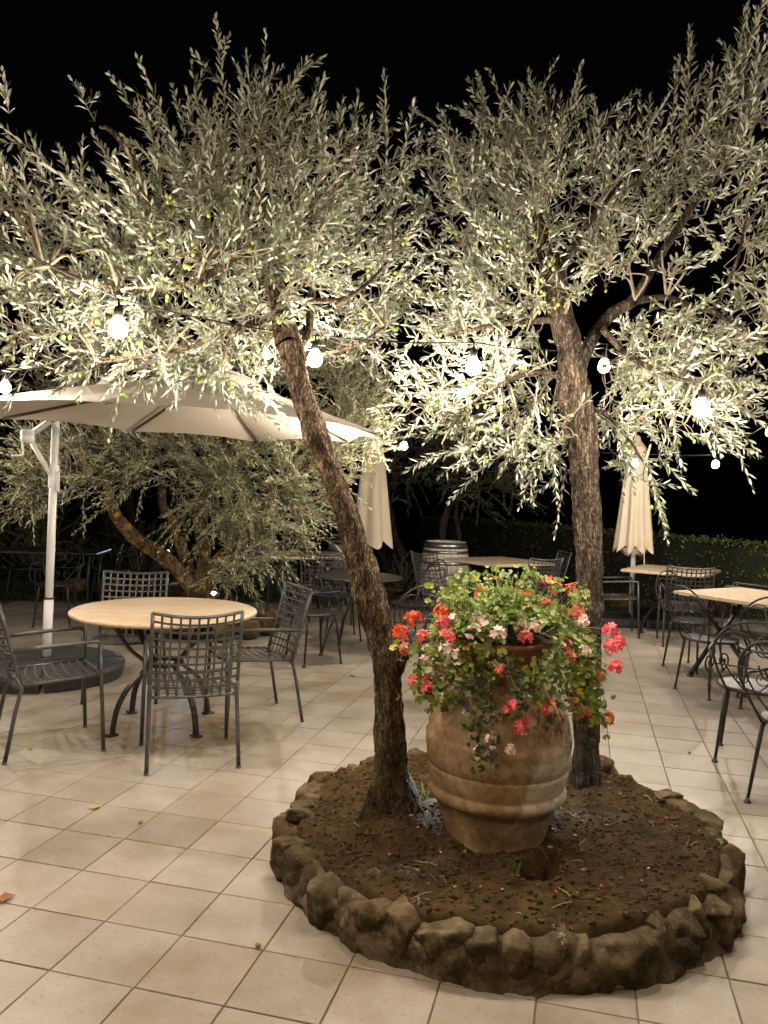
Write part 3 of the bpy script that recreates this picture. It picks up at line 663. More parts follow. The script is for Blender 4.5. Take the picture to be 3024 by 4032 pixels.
# ------------------------------------------------------------------ the ground
lawn = MB()
G = 90; XS = np.linspace(-60, 60, 61); YS = np.linspace(-30, 110, 71)
def lawn_z(x, y):
    return -0.035 + 0.05 * noise.noise(Vector((x * 0.5, y * 0.5, 0))) * min(1, max(0, (y - 11.5) / 3.0))
lv_ = [(x, y, lawn_z(x, y)) for y in YS for x in XS]
lf_ = [(j * 61 + i, j * 61 + i + 1, (j + 1) * 61 + i + 1, (j + 1) * 61 + i) for j in range(70) for i in range(60)]
lawn.add(lv_, lf_)
tag(lawn.build('lawn', M['lawn'], smooth=True), kind='structure')

# terrace: a slab with a grout bed, and every tile laid on it
TERR = [(-9.0, -5.0), (9.0, -5.0), (9.0, 10.9), (4.6, 10.75), (2.5, 10.45), (-1.4, 10.85), (-5.0, 10.15), (-9.0, 9.6)]
def in_poly(x, y, poly=TERR):
    c = False; j = len(poly) - 1
    for i in range(len(poly)):
        (xi, yi), (xj, yj) = poly[i], poly[j]
        if (yi > y) != (yj > y) and x < (xj - xi) * (y - yi) / (yj - yi) + xi:
            c = not c
        j = i
    return c
slab = MB()
nT = len(TERR)
slab.add([(x, y, -0.004) for x, y in TERR] + [(x, y, -0.10) for x, y in TERR], [tuple(range(nT))] + [(i, i + nT, (i + 1) % nT + nT, (i + 1) % nT) for i in range(nT)])
terrace = tag(slab.build('terrace_floor', M['grout']), kind='structure')
YAW = 0.2450297; PT = 0.30
Uv = (cos(YAW), -sin(YAW)); Vv = (sin(YAW), cos(YAW))
O0 = (-PT * (5.26508 * Uv[0] - 7.16100 * Vv[0]), -PT * (5.26508 * Uv[1] - 7.16100 * Vv[1]))
def tile_verts(s=0.2945, t=0.012, bv=0.0016):
    h = s / 2; a = h - bv
    return [(-h, -h, -t), (h, -h, -t), (h, h, -t), (-h, h, -t), (-h, -h, -bv), (h, -h, -bv), (h, h, -bv), (-h, h, -bv), (-a, -a, 0), (a, -a, 0), (a, a, 0), (-a, a, 0)]
TF = [(8, 9, 10, 11)] + [(i, (i + 1) % 4, 4 + (i + 1) % 4, 4 + i) for i in range(4)] + [(4 + i, 4 + (i + 1) % 4, 8 + (i + 1) % 4, 8 + i) for i in range(4)]
PL_C = (0.55, 3.38)
cells = []
for a in range(-30, 60):
    for b in range(-45, 60):
        u, v = (b + 0.5) * PT, (a + 0.5) * PT
        x = O0[0] + u * Uv[0] + v * Vv[0]; y = O0[1] + u * Uv[1] + v * Vv[1]
        if not in_poly(x, y): continue
        if (x - PL_C[0]) ** 2 + (y - PL_C[1]) ** 2 < 0.55 ** 2: continue
        if not all(in_poly(x + dx, y + dy) for dx in (-.2, .2) for dy in (-.2, .2)): continue
        vis = y > 1.6 and abs(x) < 0.53 * y + 0.25 and y * 0.0 < 1
        hid = sqrt((x - PL_C[0]) ** 2 + (y - PL_C[1]) ** 2) < 0.80
        cells.append((0 if (vis and not hid) else 1, y, x))
cells.sort()
tile_me = None
rest = MB()
ROTT = Matrix.Rotation(-YAW, 3, 'Z')
nt_ = 0
for k, y, x in cells:
    tz = random.uniform(-0.0006, 0.0006)
    tx, ty = random.uniform(-0.0030, 0.0030), random.uniform(-0.0030, 0.0030); tw_ = random.uniform(-.004, .004)
    if k == 0 and nt_ < 300:
        if tile_me is None:
            tile_me = bpy.data.meshes.new('tile'); tile_me.from_pydata(tile_verts(), [], TF); tile_me.update(); tile_me.materials.append(M['tile'])
        o = bpy.data.objects.new('tile', tile_me); COL.objects.link(o); o.parent = terrace
        o.location = (x, y, tz); o.rotation_euler = (tx, ty, -YAW + tw_); nt_ += 1
    elif y > -4.5:
        R = Matrix.Rotation(-YAW, 3, 'Z') @ Matrix.Rotation(tx, 3, 'X') @ Matrix.Rotation(ty, 3, 'Y')
        rest.add([R @ Vector(p) + Vector((x, y, tz)) for p in tile_verts()], TF)
ro = rest.build('far_tiles', M['tile'], terrace); ro['kind'] = 'stuff'

# crumbs of leaf and grit trodden over the paving
lt0 = Leaves(); k = 420
lx = rng.uniform(-3.5, 4.0, k); ly = rng.uniform(2.0, 10.0, k); lx[:150] = rng.normal(-.9, 1.0, 150); ly[:150] = rng.normal(5.4, .9, 150)
m_ = np.array([((x - PL_C[0]) ** 2 + (y - PL_C[1]) ** 2) > 1.1 for x, y in zip(lx, ly)]); lx, ly = lx[m_], ly[m_]; k = len(lx)
lt0.add(np.stack([lx, ly, np.full(k, .003)], 1), np.stack([rng.normal(size=k), rng.normal(size=k), rng.uniform(0, .2, k)], 1), np.stack([rng.normal(0, .2, k), rng.normal(0, .2, k), np.ones(k)], 1), rng.uniform(.004, .022, k) * rng.random(k) ** .6, rng.uniform(.003, .007, k))
lt_o = link_mesh('leaf_litter', lt0.mesh('leaf_litter'), M['dead_leaf'], terrace); lt_o['kind'] = 'stuff'

# short grass along the edge of the terrace
gl = Leaves()
k = 9000
gx = rng.uniform(-6, 7, k); gy = 10.5 + rng.random(k) ** 1.5 * 6.5
m_ = np.array([not in_poly(x, y) for x, y in zip(gx, gy)])
gx, gy = gx[m_], gy[m_]; k = len(gx)
gl.add(np.stack([gx, gy, np.full(k, -0.04)], 1), np.stack([rng.normal(0, .35, k), rng.normal(0, .35, k), np.ones(k)], 1), rng.normal(size=(k, 3)), rng.uniform(.04, .11, k), np.full(k, .008))
tag(link_mesh('lawn_grass', gl.mesh('lawn_grass'), M['grass']), 'short dark grass on the lawn beyond the terrace edge', 'grass', kind='stuff')

# ------------------------------------------------------------------ the round stone planter
planter = thing('stone_planter', 'round bed of brown soil ringed with mossy fieldstones in the tiled floor', 'planter', (PL_C[0], PL_C[1], 0))
def soil_h(x, y):
    """x, y relative to the planter centre"""
    r = sqrt(x * x + y * y)
    h = 0.150 + 0.010 * min(1, max(0, (r - .60) / .22)) - 0.05 * max(0, (r - .865) / .02) + 0.02 * max(0, (r - .7) / .18) * noise.noise(Vector((x * 8, y * 8, 9))) + 0.030 * noise.noise(Vector((x * 2.2, y * 2.2, 3.1))) + 0.016 * noise.fractal(Vector((x * 7, y * 7, 1.7)), 1.0, 2.0, 4)
    h += 0.010 * abs(noise.fractal(Vector((x * 26, y * 26, 5.7)), 1.0, 2.0, 3))
    for bx, by, br, bh in ((-0.46, -0.02, 0.34, 0.085), (0.45, 0.40, 0.26, 0.05), (-0.05, -0.13, 0.42, 0.03)):
        d = sqrt((x - bx) ** 2 + (y - by) ** 2)
        if d < br: h += bh * (1 - d / br) ** 1.2 * (1 + 0.25 * noise.noise(Vector((x * 9, y * 9, 0))))
    d = sqrt(((x - 0.055 - .35 * (y + .5)) / 0.085) ** 2 + ((y + 0.50) / 0.12) ** 2) + 0.75 * noise.noise(Vector((x * 11, y * 11, 4)))       # the hole dug in front of the jar
    if d < 1.0:
        t = min(1, (1 - d) / .6); h -= 0.16 * t * t * (3 - 2 * t)
    elif d < 1.7:
        h += 0.022 * (1.7 - d) / .7 * (1 + noise.noise(Vector((x * 20, y * 20, 0))))
    h = max(h, 0.012)
    return h
R_ = 84; nr = 74
sv = [(0, 0, soil_h(0, 0))]; sf = []
for i in range(1, nr + 1):
    r = 0.885 * i / nr
    for k in range(R_ * 2):
        a = 2 * pi * k / (R_ * 2); x, y = r * cos(a), r * sin(a)
        sv.append((x, y, soil_h(x, y)))
nk = R_ * 2
for k in range(nk):
    sf.append((0, 1 + k, 1 + (k + 1) % nk))
for i in range(nr - 1):
    for k in range(nk):
        k2 = (k + 1) % nk
        sf.append((1 + i * nk + k, 1 + (i + 1) * nk + k, 1 + (i + 1) * nk + k2, 1 + i * nk + k2))
sm = MB(); sm.add(sv, sf); soil = sm.build('soil', M['soil'], planter, smooth=True)
# crumbs of earth, pebbles and straw lying on the soil
ICO = [(0, 0, 1), (.89, 0, .45), (.28, .85, .45), (-.72, .53, .45), (-.72, -.53, .45), (.28, -.85, .45), (.72, .53, -.45), (-.28, .85, -.45), (-.89, 0, -.45), (-.28, -.85, -.45), (.72, -.53, -.45), (0, 0, -1)]
ICF = [(0, 1, 2), (0, 2, 3), (0, 3, 4), (0, 4, 5), (0, 5, 1), (1, 6, 2), (2, 7, 3), (3, 8, 4), (4, 9, 5), (5, 10, 1), (2, 6, 7), (3, 7, 8), (4, 8, 9), (5, 9, 10), (1, 10, 6), (11, 7, 6), (11, 8, 7), (11, 9, 8), (11, 10, 9), (11, 6, 10)]
def scatter(n, rmin, rmax, jit, squash, power=2.5):
    mb = MB(); V0 = np.array(ICO)
    for _ in range(n):
        r = 0.87 * sqrt(random.random()); a = random.uniform(0, 2 * pi); x, y = r * cos(a), r * sin(a)
        s = rmin + (rmax - rmin) * random.random() ** power
        P = V0 * (1 + rng.uniform(-jit, jit, (12, 1))) * s * np.array([1, random.uniform(.7, 1), squash]) + np.array([x, y, soil_h(x, y) + s * 0.25])
        mb.add(P, ICF)
    return mb
c_ = scatter(8000, 0.002, 0.0125, 0.35, 0.8, 3.6).build('soil_crumbs', M['clod'], planter); c_['kind'] = 'stuff'
c_ = scatter(70, 0.004, 0.013, 0.15, 0.6).build('pebbles', M['pebble'], planter, smooth=True); c_['kind'] = 'stuff'
sb_ = MB()
for _ in range(70):
    r = 0.82 * sqrt(random.random()); a = random.uniform(0, 2 * pi); x, y = r * cos(a), r * sin(a)
    an = random.uniform(0, 2 * pi); L = random.uniform(.02, .09); bend = random.uniform(-.3, .3)
    P = []
    for t in (0, .33, .66, 1):
        xx, yy = x + cos(an + bend * t) * L * t, y + sin(an + bend * t) * L * t
        P.append((xx, yy, soil_h(min(xx, .88), yy) + 0.006 + 0.01 * sin(pi * t) * random.random()))
    sb_.tube(P, random.uniform(.0009, .0018), 3)
c_ = sb_.build('dry_straws', M['straw'], planter); c_['kind'] = 'stuff'
for col, n_ in (('petal_red', 16), ('petal_pale', 16)):
    pb = Leaves(); k = n_
    r = .75 * np.sqrt(rng.random(k)); a = rng.uniform(0, 2 * pi, k); a[: k // 2] = rng.uniform(pi, 1.75 * pi, k // 2)
    x, y = r * np.cos(a), r * np.sin(a)
    z = np.array([soil_h(p, q) for p, q in zip(x, y)]) + .008
    pb.add(np.stack([x, y, z], 1), np.stack([rng.normal(size=k), rng.normal(size=k), rng.normal(0, .2, k)], 1), np.stack([rng.normal(0, .3, k), rng.normal(0, .3, k), np.ones(k)], 1), rng.uniform(.010, .018, k), rng.uniform(.007, .012, k))
    c_ = link_mesh('fallen_petals', pb.mesh('fallen_petals'), M[col], planter); c_['kind'] = 'stuff'
# the ring of stones, each one its own piece
ang = 0.0; i = 0
random.seed(21)
def lay_stone(am, rr, z, dep, w, hgt, sub=4, tilt=.14):
    global i
    me = rock_mesh('stone', (dep, w, hgt), i + 3.3, sub, random.uniform(.35, .75), random.uniform(.12, .20))
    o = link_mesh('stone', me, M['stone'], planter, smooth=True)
    o.location = (rr * cos(am), rr * sin(am), z)
    o.rotation_euler = (random.uniform(-tilt, tilt) * 1.6, random.uniform(-tilt, tilt), am + random.uniform(-.2, .2)); i += 1
while ang < 2 * pi - 0.06:
    w = random.choice((random.uniform(.13, .19), random.uniform(.10, .14), random.uniform(.07, .10)))
    da = w / 0.90
    if ang + da > 2 * pi: da = 2 * pi - ang; w = max(0.07, da * 0.90)
    am = ang + da / 2
    hgt = random.uniform(.92, 1.15) * (0.168 + .20 * w)
    lay_stone(am, 0.893 + random.uniform(-.025, .02), hgt * 0.5 - 0.03, random.uniform(.13, .19), w * 1.48, hgt)
    if hgt < 0.165 or random.random() < .12:            # a smaller stone on top
        h2 = random.uniform(.06, .085); lay_stone(am + random.uniform(-.03, .03), 0.862, max(hgt - .06, .09) + h2 * .3, random.uniform(.10, .16), max(.09, w * random.uniform(.7, 1.0)), h2, 4, .25)
    ang += da
# small wedge stones and mortar between them
mm = MB()
NS = 260
for lay in range(1):
    prof = [(0.960, -0.002), (0.952, 0.03), (0.942, 0.06), (0.925, 0.10), (0.895, 0.138), (0.82, 0.14)]
    vs = []
    for k in range(NS):
        a = 2 * pi * k / NS
        for r, z in prof:
            f_ = 1 + 0.035 * noise.noise(Vector((cos(a) * 8, sin(a) * 8, z * 14))) + .02 * noise.noise(Vector((cos(a) * 24, sin(a) * 24, z * 30)))
            vs.append((r * f_ * cos(a), r * f_ * sin(a), z * (1 + .3 * noise.noise(Vector((cos(a) * 7, sin(a) * 7, 2))))))
    q = len(prof)
    mm.add(vs, [(k * q + j, ((k + 1) % NS) * q + j, ((k + 1) % NS) * q + j + 1, k * q + j + 1) for k in range(NS) for j in range(q - 1)])
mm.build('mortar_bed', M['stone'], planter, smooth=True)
# a few green bulb leaves pushing through the soil
for (x, y, n_, h_) in ((-0.24, -0.03, 4, .17), (-0.27, .10, 5, .10), (-0.33, .16, 4, .09), (0.62, 0.03, 3, .07), (0.13, -0.40, 4, .07), (-0.02, -0.50, 3, .06)):
    bl = Leaves(); 
    p = np.array([[x + random.uniform(-.015, .015), y + random.uniform(-.015, .015), soil_h(x, y) - .01] for _ in range(n_)])
    bl.add(p, np.stack([rng.normal(0, .3, n_), rng.normal(0, .2, n_), np.ones(n_)], 1), rng.normal(size=(n_, 3)), h_ * rng.uniform(.7, 1.1, n_), np.full(n_, .009))
    tag(link_mesh('bulb_plant', bl.mesh('bulb_plant', (x, y, 0)), M['blade']), None, 'plant', 'bulb plants in the stone planter').location = (PL_C[0] + x, PL_C[1] + y, 0)
_bl = ['tall green bulb leaves beside the left foot of the terracotta jar', 'short green sprout behind the left foot of the jar', 'small pale sprout beside the leaning olive trunk',
       'small green blades near the foot of the upright olive', 'tiny weed at the far side of the hole in the soil', 'tiny weed on the near left lip of the hole in the soil']
for o, l in zip([o for o in COL.objects if o.name.startswith('bulb_plant')], _bl): o['label'] = l
# fallen things on the tiles
def fallen(name, pts, mat, label, cat='leaf'):
    x, y = pts
    l_ = MB(); out = []
    nn = 9
    for q in range(nn):
        a = 2 * pi * q / nn; r = (0.032 if q % 2 else 0.02) * random.uniform(.8, 1.2)
        out.append((r * cos(a), r * sin(a), 0.008 + random.uniform(-.003, .008)))
    l_.add(out + [(0, 0, .006)], [(q, (q + 1) % nn, nn) for q in range(nn)])
    o = l_.build(name, mat, loc=(x, y, 0.001)); tag(o, label, cat); return o
fallen('fallen_leaf', (-1.349, 2.88), M['dead_leaf'], 'curled brown leaf on the tiles at the left edge of the terrace')
fallen('fallen_leaf', (-1.321, 3.72), M['yellow_leaf'], 'small yellow leaf on the tiles in front of the round table')
fallen('fallen_leaf', (-0.216, 6.58), M['dead_leaf'], 'dark brown leaf on the tiles left of the leaning olive trunk')
fallen('fallen_leaf', (-1.327, 4.75), M['dead_leaf'], 'thin brown leaf scrap on the tiles under the round table')
def fruit(x, y, label):
    b_ = MB(); b_.lathe([(0.001, -.012), (.008, -.007), (.010, 0), (.008, .008), (.001, .012)], 8)
    tag(b_.build('fallen_olive', M['olive'], smooth=True, loc=(x, y, .010)), label, 'olive', 'olives fallen on the tiles').rotation_euler = (1.4, 0, random.random() * 3)
fruit(-1.064, 3.569, 'dark olive fallen on the tiles in front of the round table')
fruit(1.927, 4.832, 'green olive fallen on the tiles to the right of the planter')
fruit(-1.992, 4.515, 'green olive fallen on the tiles by the leftmost chair')
fruit(-0.377, 2.628, 'dark speck of olive lying in a tile joint left of the planter')

# ------------------------------------------------------------------ terracotta jar, bowl, geraniums
JAR = (0.505, 3.26, 0.125)
jar = thing('terracotta_jar', 'big weathered terracotta oil jar standing in the soil of the planter', 'jar', JAR)
jm = MB()
prof = [(.185, 0), (.203, .002), (.209, .012), (.207, .03), (.216, .07), (.236, .13), (.249, .178), (.262, .186), (.277, .196), (.286, .210), (.287, .224), (.280, .237), (.273, .243), (.276, .250), (.280, .262),
        (.289, .31), (.2895, .325), (.287, .328), (.291, .331), (.297, .38), (.300, .425), (.301, .445), (.294, .452), (.291, .458), (.291, .475), (.286, .51), (.272, .56), (.250, .605), (.222, .645), (.196, .672), (.184, .688),
        (.187, .70), (.192, .71), (.190, .718), (.178, .72), (.168, .71), (.165, .69), (.05, .675)]
SEG = 96
jm.lathe(prof, SEG)
jb = jm.build('body', M['jar'], jar, smooth=True)
for v in jb.data.vertices:
    a = math.atan2(v.co.y, v.co.x)
    q = 1 + 0.012 * noise.noise(Vector((cos(a) * 1.5, sin(a) * 1.5, v.co.z * 3))) + 0.006 * noise.noise(Vector((cos(a) * 6, sin(a) * 6, v.co.z * 14)))
    v.co.x *= q; v.co.y *= q
jar.rotation_euler = (0.0, 0.0, 0)
bowl = thing('planting_bowl', 'dark red clay bowl set on the mouth of the terracotta jar', 'bowl', (0.505, 3.25, 0.842))
bm_ = MB(); bm_.lathe([(.12, 0), (.135, .002), (.165, .03), (.188, .07), (.200, .10), (.206, .106), (.209, .112), (.208, .122), (.203, .126), (.195, .122), (.186, .10), (.06, .098)], 56)
bm_.build('shell', M['bowl'], bowl, smooth=True)
bs = MB(); bs.lathe([(.001, .106), (.06, .108), (.12, .104), (.19, .099)], 40, close=False); bs.build('soil', M['soil'], bowl, smooth=True)

GB = np.array((0.505, 3.25, 0.95))
ger = thing('geranium', 'trailing ivy geranium with red, salmon and blush flowers in the bowl on the jar', 'plant', tuple(GB))
def fan_leaves(pos, nor, size, name, mat):
    """rounded, scalloped geranium leaves"""
    k = len(pos); n = nrm(nor); ref = rng.normal(size=(k, 3)); u = nrm(np.cross(n, ref)); w = np.cross(n, u)
    m = 11; an = np.linspace(0.35, 2 * pi - 0.35, m); rad = 0.5 * (1 + 0.16 * np.cos(an * 5 + 0.4)) * (0.9 + 0.1 * np.cos(an))
    ring = pos[:, None] + (u[:, None] * (np.cos(an) * rad)[None, :, None] + w[:, None] * (np.sin(an) * rad)[None, :, None]) * size[:, None, None]
    cup = rng.uniform(-.05, .22, (k, 1, 1)); wav = rng.normal(0, .05, (k, m, 1))
    ring = ring + n[:, None] * (cup + wav) * size[:, None, None]
    V = np.concatenate([pos[:, None], ring], 1).reshape(-1, 3)
    b = (np.arange(k) * (m + 1))[:, None, None]
    tri = np.stack([np.zeros(m - 1, int), np.arange(1, m), np.arange(2, m + 1)], 1)[None]
    me = np_mesh(name, V - GB[None], (b + tri).ravel(), np.full(k * (m - 1), 3))
    return link_mesh(name, me, mat, ger)
# mound of leaves over the bowl
k = 1900
th = rng.uniform(0, 2 * pi, k); rr = np.sqrt(rng.random(k))
RX, RY = 0.32, 0.26
hx = rr * np.cos(th) * RX; hy = rr * np.sin(th) * RY
top = 0.175 * np.sqrt(np.clip(1 - 0.88 * rr ** 2, 0, 1)) * (0.75 + 0.35 * np.array([noise.noise(Vector((x * 7, y * 7, 2.0))) + .5 for x, y in zip(hx, hy)]))
hz = top * (0.30 + 0.70 * np.sqrt(rng.random(k))) - 0.10 * np.clip(rr - 0.62, 0, 1) / .38 * rng.random(k) * 1.5
# leave the gap at the front where the rim and the soil show
gap = (np.abs(hx - 0.05) < 0.085) & (hy < -0.10) & (hz < 0.07)
pos = (GB + np.stack([hx + 0.02, hy, hz + 0.03], 1))[~gap]
nor = np.stack([hx * 1.6, hy * 1.6 - .25, np.full(k, .75)], 1)[~gap] + rng.normal(size=(len(pos), 3)) * 0.45
pos = np.concatenate([pos, GB + np.stack([rng.normal(0.02, .11, 420), rng.uniform(-.06, .2, 420), rng.uniform(.03, .13, 420)], 1)]); nor = np.concatenate([nor, np.array([0, -.5, .7]) + rng.normal(size=(420, 3)) * .45])
o = fan_leaves(pos, nor, rng.uniform(.015, .044, len(pos)), 'leaves', M['ger_leaf']); o['kind'] = 'stuff'
# trailing stems
stems = []; tp = []; tn = []; dp_ = []; dn = []
for si, s in enumerate(STRANDS):
    C = catmull(s, 26)
    stems.append((C, np.linspace(.0024, .0012, 26)))
    dens = 60 if si in (0, 1) else 46
    for _ in range(dens):
        q = C[rng.integers(0, 26)] + rng.normal(size=3) * np.array([.024, .016, .022])
        (dp_ if si in (0, 1) or (si == 7) else tp).append(q); (dn if si in (0, 1) or (si == 7) else tn).append(np.array([0, -.8, .35]) + rng.normal(size=3) * .5)
# scatter along the left and right skirts
for cx, cz, sx, sz, nn in ((0.24, 0.84, .065, .065, 130), (0.78, 0.86, .065, .07, 110), (0.36, 0.88, .06, .03, 50), (0.65, 0.87, .06, .03, 50)):
    for _ in range(nn):
        tp.append(np.array([cx, 3.06, cz]) + rng.normal(size=3) * np.array([sx, .03, sz])); tn.append(np.array([0, -.8, .4]) + rng.normal(size=3) * .5)
o = fan_leaves(np.array(tp), np.array(tn), rng.uniform(.018, .038, len(tp)), 'trailing_leaves', M['ger_leaf']); o['kind'] = 'stuff'
o = fan_leaves(np.array(dp_), np.array(dn), rng.uniform(.018, .034, len(dp_)), 'ivy_leaves', M['ivy_leaf']); o['kind'] = 'stuff'
for _ in range(9):
    FL_PINK.append((rng.choice([rng.uniform(.12, .26), rng.uniform(.78, .93)]), rng.uniform(3.02, 3.2), rng.uniform(.78, 1.05))); FL_PALE.append((rng.uniform(.2, .8), rng.uniform(3.0, 3.12), rng.uniform(.93, 1.08)))
HEADS = [(p, 'petal_red', .040, 13) for p in FL_RED] + [(p, 'petal_salmon', .032, 9) for p in FL_SALMON] + [(p, 'petal_pink', .042, 12) for p in FL_PINK] + [(p, 'petal_pale', .034, 6) for p in FL_PALE]
def flower_head(p, mat, R, nfl):
    """an umbel of five-petalled florets on a stalk"""
    lv = Leaves(); c = np.array(p) - GB
    for _ in range(nfl):
        d = nrm(rng.normal(size=(1, 3)) + np.array([[0, -.45, .45]]))[0]; q = c + d * R * rng.uniform(.3, .85)
        u = nrm(np.cross(d, rng.normal(size=3))[None])[0]; w = np.cross(d, u)
        a = np.arange(5) * 2 * pi / 5 + rng.random() * 6
        pd = u[None] * np.cos(a)[:, None] + w[None] * np.sin(a)[:, None] + d[None] * rng.uniform(.15, .6)
        s = rng.uniform(.014, .021)
        lv.add(np.repeat(q[None], 5, 0), pd, np.repeat(d[None], 5, 0) + rng.normal(size=(5, 3)) * .15, np.full(5, s), np.full(5, s * .62))
    return link_mesh('flower_head', lv.mesh('flower_head'), mat, ger)
for p, mname, R, nfl in HEADS:
    fh = flower_head(p, M[mname], R * random.uniform(.8, 1.08), int(nfl * 1.25))
    root = GB + np.array([(p[0] - GB[0]) * .55, (p[1] - GB[1]) * .4 - .02, min(.05, p[2] - GB[2] - .02)])
    mid = (np.array(p) + root) / 2 + np.array([0, 0, .02])
    stems.append((catmull([root, mid, p], 8), np.linspace(.0017, .0011, 8)))
for x, y, z in ((.33, 3.2, 1.12), (.47, 3.25, 1.165), (.62, 3.2, 1.14), (.27, 3.15, 1.10), (.72, 3.25, 1.15), (.80, 3.2, 1.10)):
    stems.append((catmull([(x * .8 + .1, y, .97), (x + .02, y, (z + .97) / 2), (x, y, z)], 8), np.linspace(.002, .0012, 8)))
xp = []; xn = []
for _ in range(95):                       # leafy tips that stand clear of the mound
    a = rng.uniform(0, 2 * pi); r = sqrt(rng.random()); x, y = r * cos(a) * .32, r * sin(a) * .24; zt = .20 * sqrt(max(0, 1 - .8 * r * r)) + rng.uniform(.02, .10)
    tip = GB + np.array([x * 1.12 + .02, y * 1.1, zt]); rt_ = GB + np.array([x * .7, y * .7, .06])
    stems.append((catmull([rt_, (tip + rt_) / 2 + rng.normal(size=3) * .012, tip], 7), np.linspace(.0018, .0011, 7)))
    for _ in range(rng.integers(2, 6)):
        xp.append(tip + rng.normal(size=3) * np.array([.014, .014, .016])); xn.append(np.array([0, -.5, .7]) + rng.normal(size=3) * .5)
o = fan_leaves(np.array(xp), np.array(xn), rng.uniform(.016, .032, len(xp)), 'tip_leaves', M['ger_leaf']); o['kind'] = 'stuff'
o = link_mesh('stems', tubes_mesh('stems', stems, GB, 4), M['stem'], ger)

# ------------------------------------------------------------------ olive trees
def olive_tree(name, label, base, trunk, limbs, blobs, shoots, leafL, leafW, mats, n_scale=1.0, fruit_n=0, knobs=(), up=0.55, shoot_len=(0.13, 0.32), spacing=0.020, group=None, twig_r=1.0, seed=0.0, depth=1.25, slim=1.0, flare=0.0, clean=False, slim_limb=1.0):
    root = thing(name, label, 'tree', base, group=group)
    link_mesh('trunk', trunk_mesh('trunk', [(a, b, c, r * slim) for a, b, c, r in trunk], base, 60, 0.010, 0.18, seed, knobs, flare), mats[0], root, smooth=True)
    skel = [np.array(trunk)[:, :3][len(trunk) // 2:]]
    for li, L in enumerate(limbs):
        rough = 0.12 if L[0][3] > 0.03 else 0.06
        L = [(x, y + (.05 if t else 0), z, r * (1 if L[0][3] > .05 and t < 3 else slim_limb)) for t, (x, y, z, r) in enumerate(L)]
        link_mesh('limb', trunk_mesh('limb', L, base, 18 if L[0][3] > 0.03 else 10, 0.02 if L[0][3] > .03 else .035, rough, seed + li * 2.3), mats[0], root, smooth=True)
        skel.append(catmull(L, 24)[:, :3])
    skel = np.concatenate(skel)
    # secondary boughs from the limbs into every clump of foliage
    tw = []; nodes = [skel]
    for (bx, by, bz, rx, rz, n) in blobs:
        c = np.array([bx, by, bz]); d = np.linalg.norm(skel - c, axis=1); s0 = skel[d.argmin()]
        for _ in range(3):
            e = c + rng.normal(size=3) * np.array([rx, rx, rz]) * .45
            mid = (s0 + e) / 2 + rng.normal(size=3) * .03 + np.array([0, 0, .22]) * np.linalg.norm(e - s0)
            P = catmull([s0, mid, e], 12); tw.append((P, np.linspace(.0075, .0032, 12) * twig_r)); nodes.append(P[4:])
    nodes = np.concatenate(nodes)
    lv = Leaves(); st = []
    centre = np.mean(np.array(blobs)[:, :3], axis=0)
    fr_pts = []
    for (bx, by, bz, rx, rz, n) in blobs:
        c = np.array([bx, by, bz]); n = int(n * n_scale)
        for _ in range(n):
            q = rng.normal(size=3); q = q / np.linalg.norm(q) * rng.random() ** 0.45
            b = c + q * np.array([rx, rx * depth, rz])
            outw = nrm(((b - centre) * np.array([1, 1, .6]))[None])[0]
            low = np.clip((centre[2] - b[2]) / 0.6, -1, 1)
            d = outw * 0.50 + q * .35 + np.array([0, 0, up - 0.28 * max(low, 0)]) + rng.normal(size=3) * .55
            L = rng.uniform(*shoot_len)
            dist = np.linalg.norm(nodes - b, axis=1); j = dist.argmin(); s0 = nodes[j]
            if dist[j] > 0.03:
                mid = (s0 + b) / 2 + rng.normal(size=3) * .02
                tw.append((catmull([s0, mid, b], 5), np.linspace(.0030, .0019, 5) * twig_r))
            P = grow_shoot(lv, st, b, d, L, spacing, leafL * rng.uniform(.85, 1.12), leafW, rng.uniform(.0, .55) + .25 * max(low, 0), .0019 * twig_r, 0.08)
            if fruit_n and rng.random() < fruit_n: fr_pts.append(P[rng.integers(1, max(2, len(P) // 2))])
    lv.prune(trunk=trunk if not clean else list(trunk) + [tuple(q) for q in limbs[0][1:5]])
    tm = link_mesh('twigs', tubes_mesh('twigs', tw + st, base, 4), M['twig'], root, smooth=True); tm['kind'] = 'stuff'
    cr = link_mesh('crown', lv.mesh('crown', base), mats[1], root); cr['kind'] = 'stuff'
    for (x0, y0, z0, x1, y1, z1) in shoots:             # the long water shoots that stand clear of the crown
        sl = Leaves(); ss = []
        d = np.array([x1 - x0, y1 - y0, z1 - z0]); L = np.linalg.norm(d)
        P = grow_shoot(sl, ss, (x0, y0, z0), d, L, 0.021, leafL * 1.02, leafW, rng.uniform(-.12, .12), .0026, 0.0)
        for _ in range(2):
            q = P[rng.integers(len(P) // 4, len(P) * 3 // 4)]
            grow_shoot(sl, ss, q, d / L + rng.normal(size=3) * .5, L * rng.uniform(.2, .4), .02, leafL * .9, leafW, .1, .0018, .1)
        so = link_mesh('shoot', sl.mesh('shoot', base), mats[1], root)
        link_mesh('stem', tubes_mesh('stem', ss, base, 4), M['twig'], so)
    if fr_pts:
        fm = MB(); V0 = np.array(ICO)
        for q in fr_pts:
            for _ in range(rng.integers(1, 4)):
                c = q + rng.normal(size=3) * .016 - np.array([0, 0, .02]); s = rng.uniform(.0085, .0112)
                fm.add(V0 * s * np.array([.85, .85, 1.2]) + c - np.array(base), ICF)
        fo = fm.build('olives', M['olive'], root, smooth=True); fo['kind'] = 'stuff'
    return root

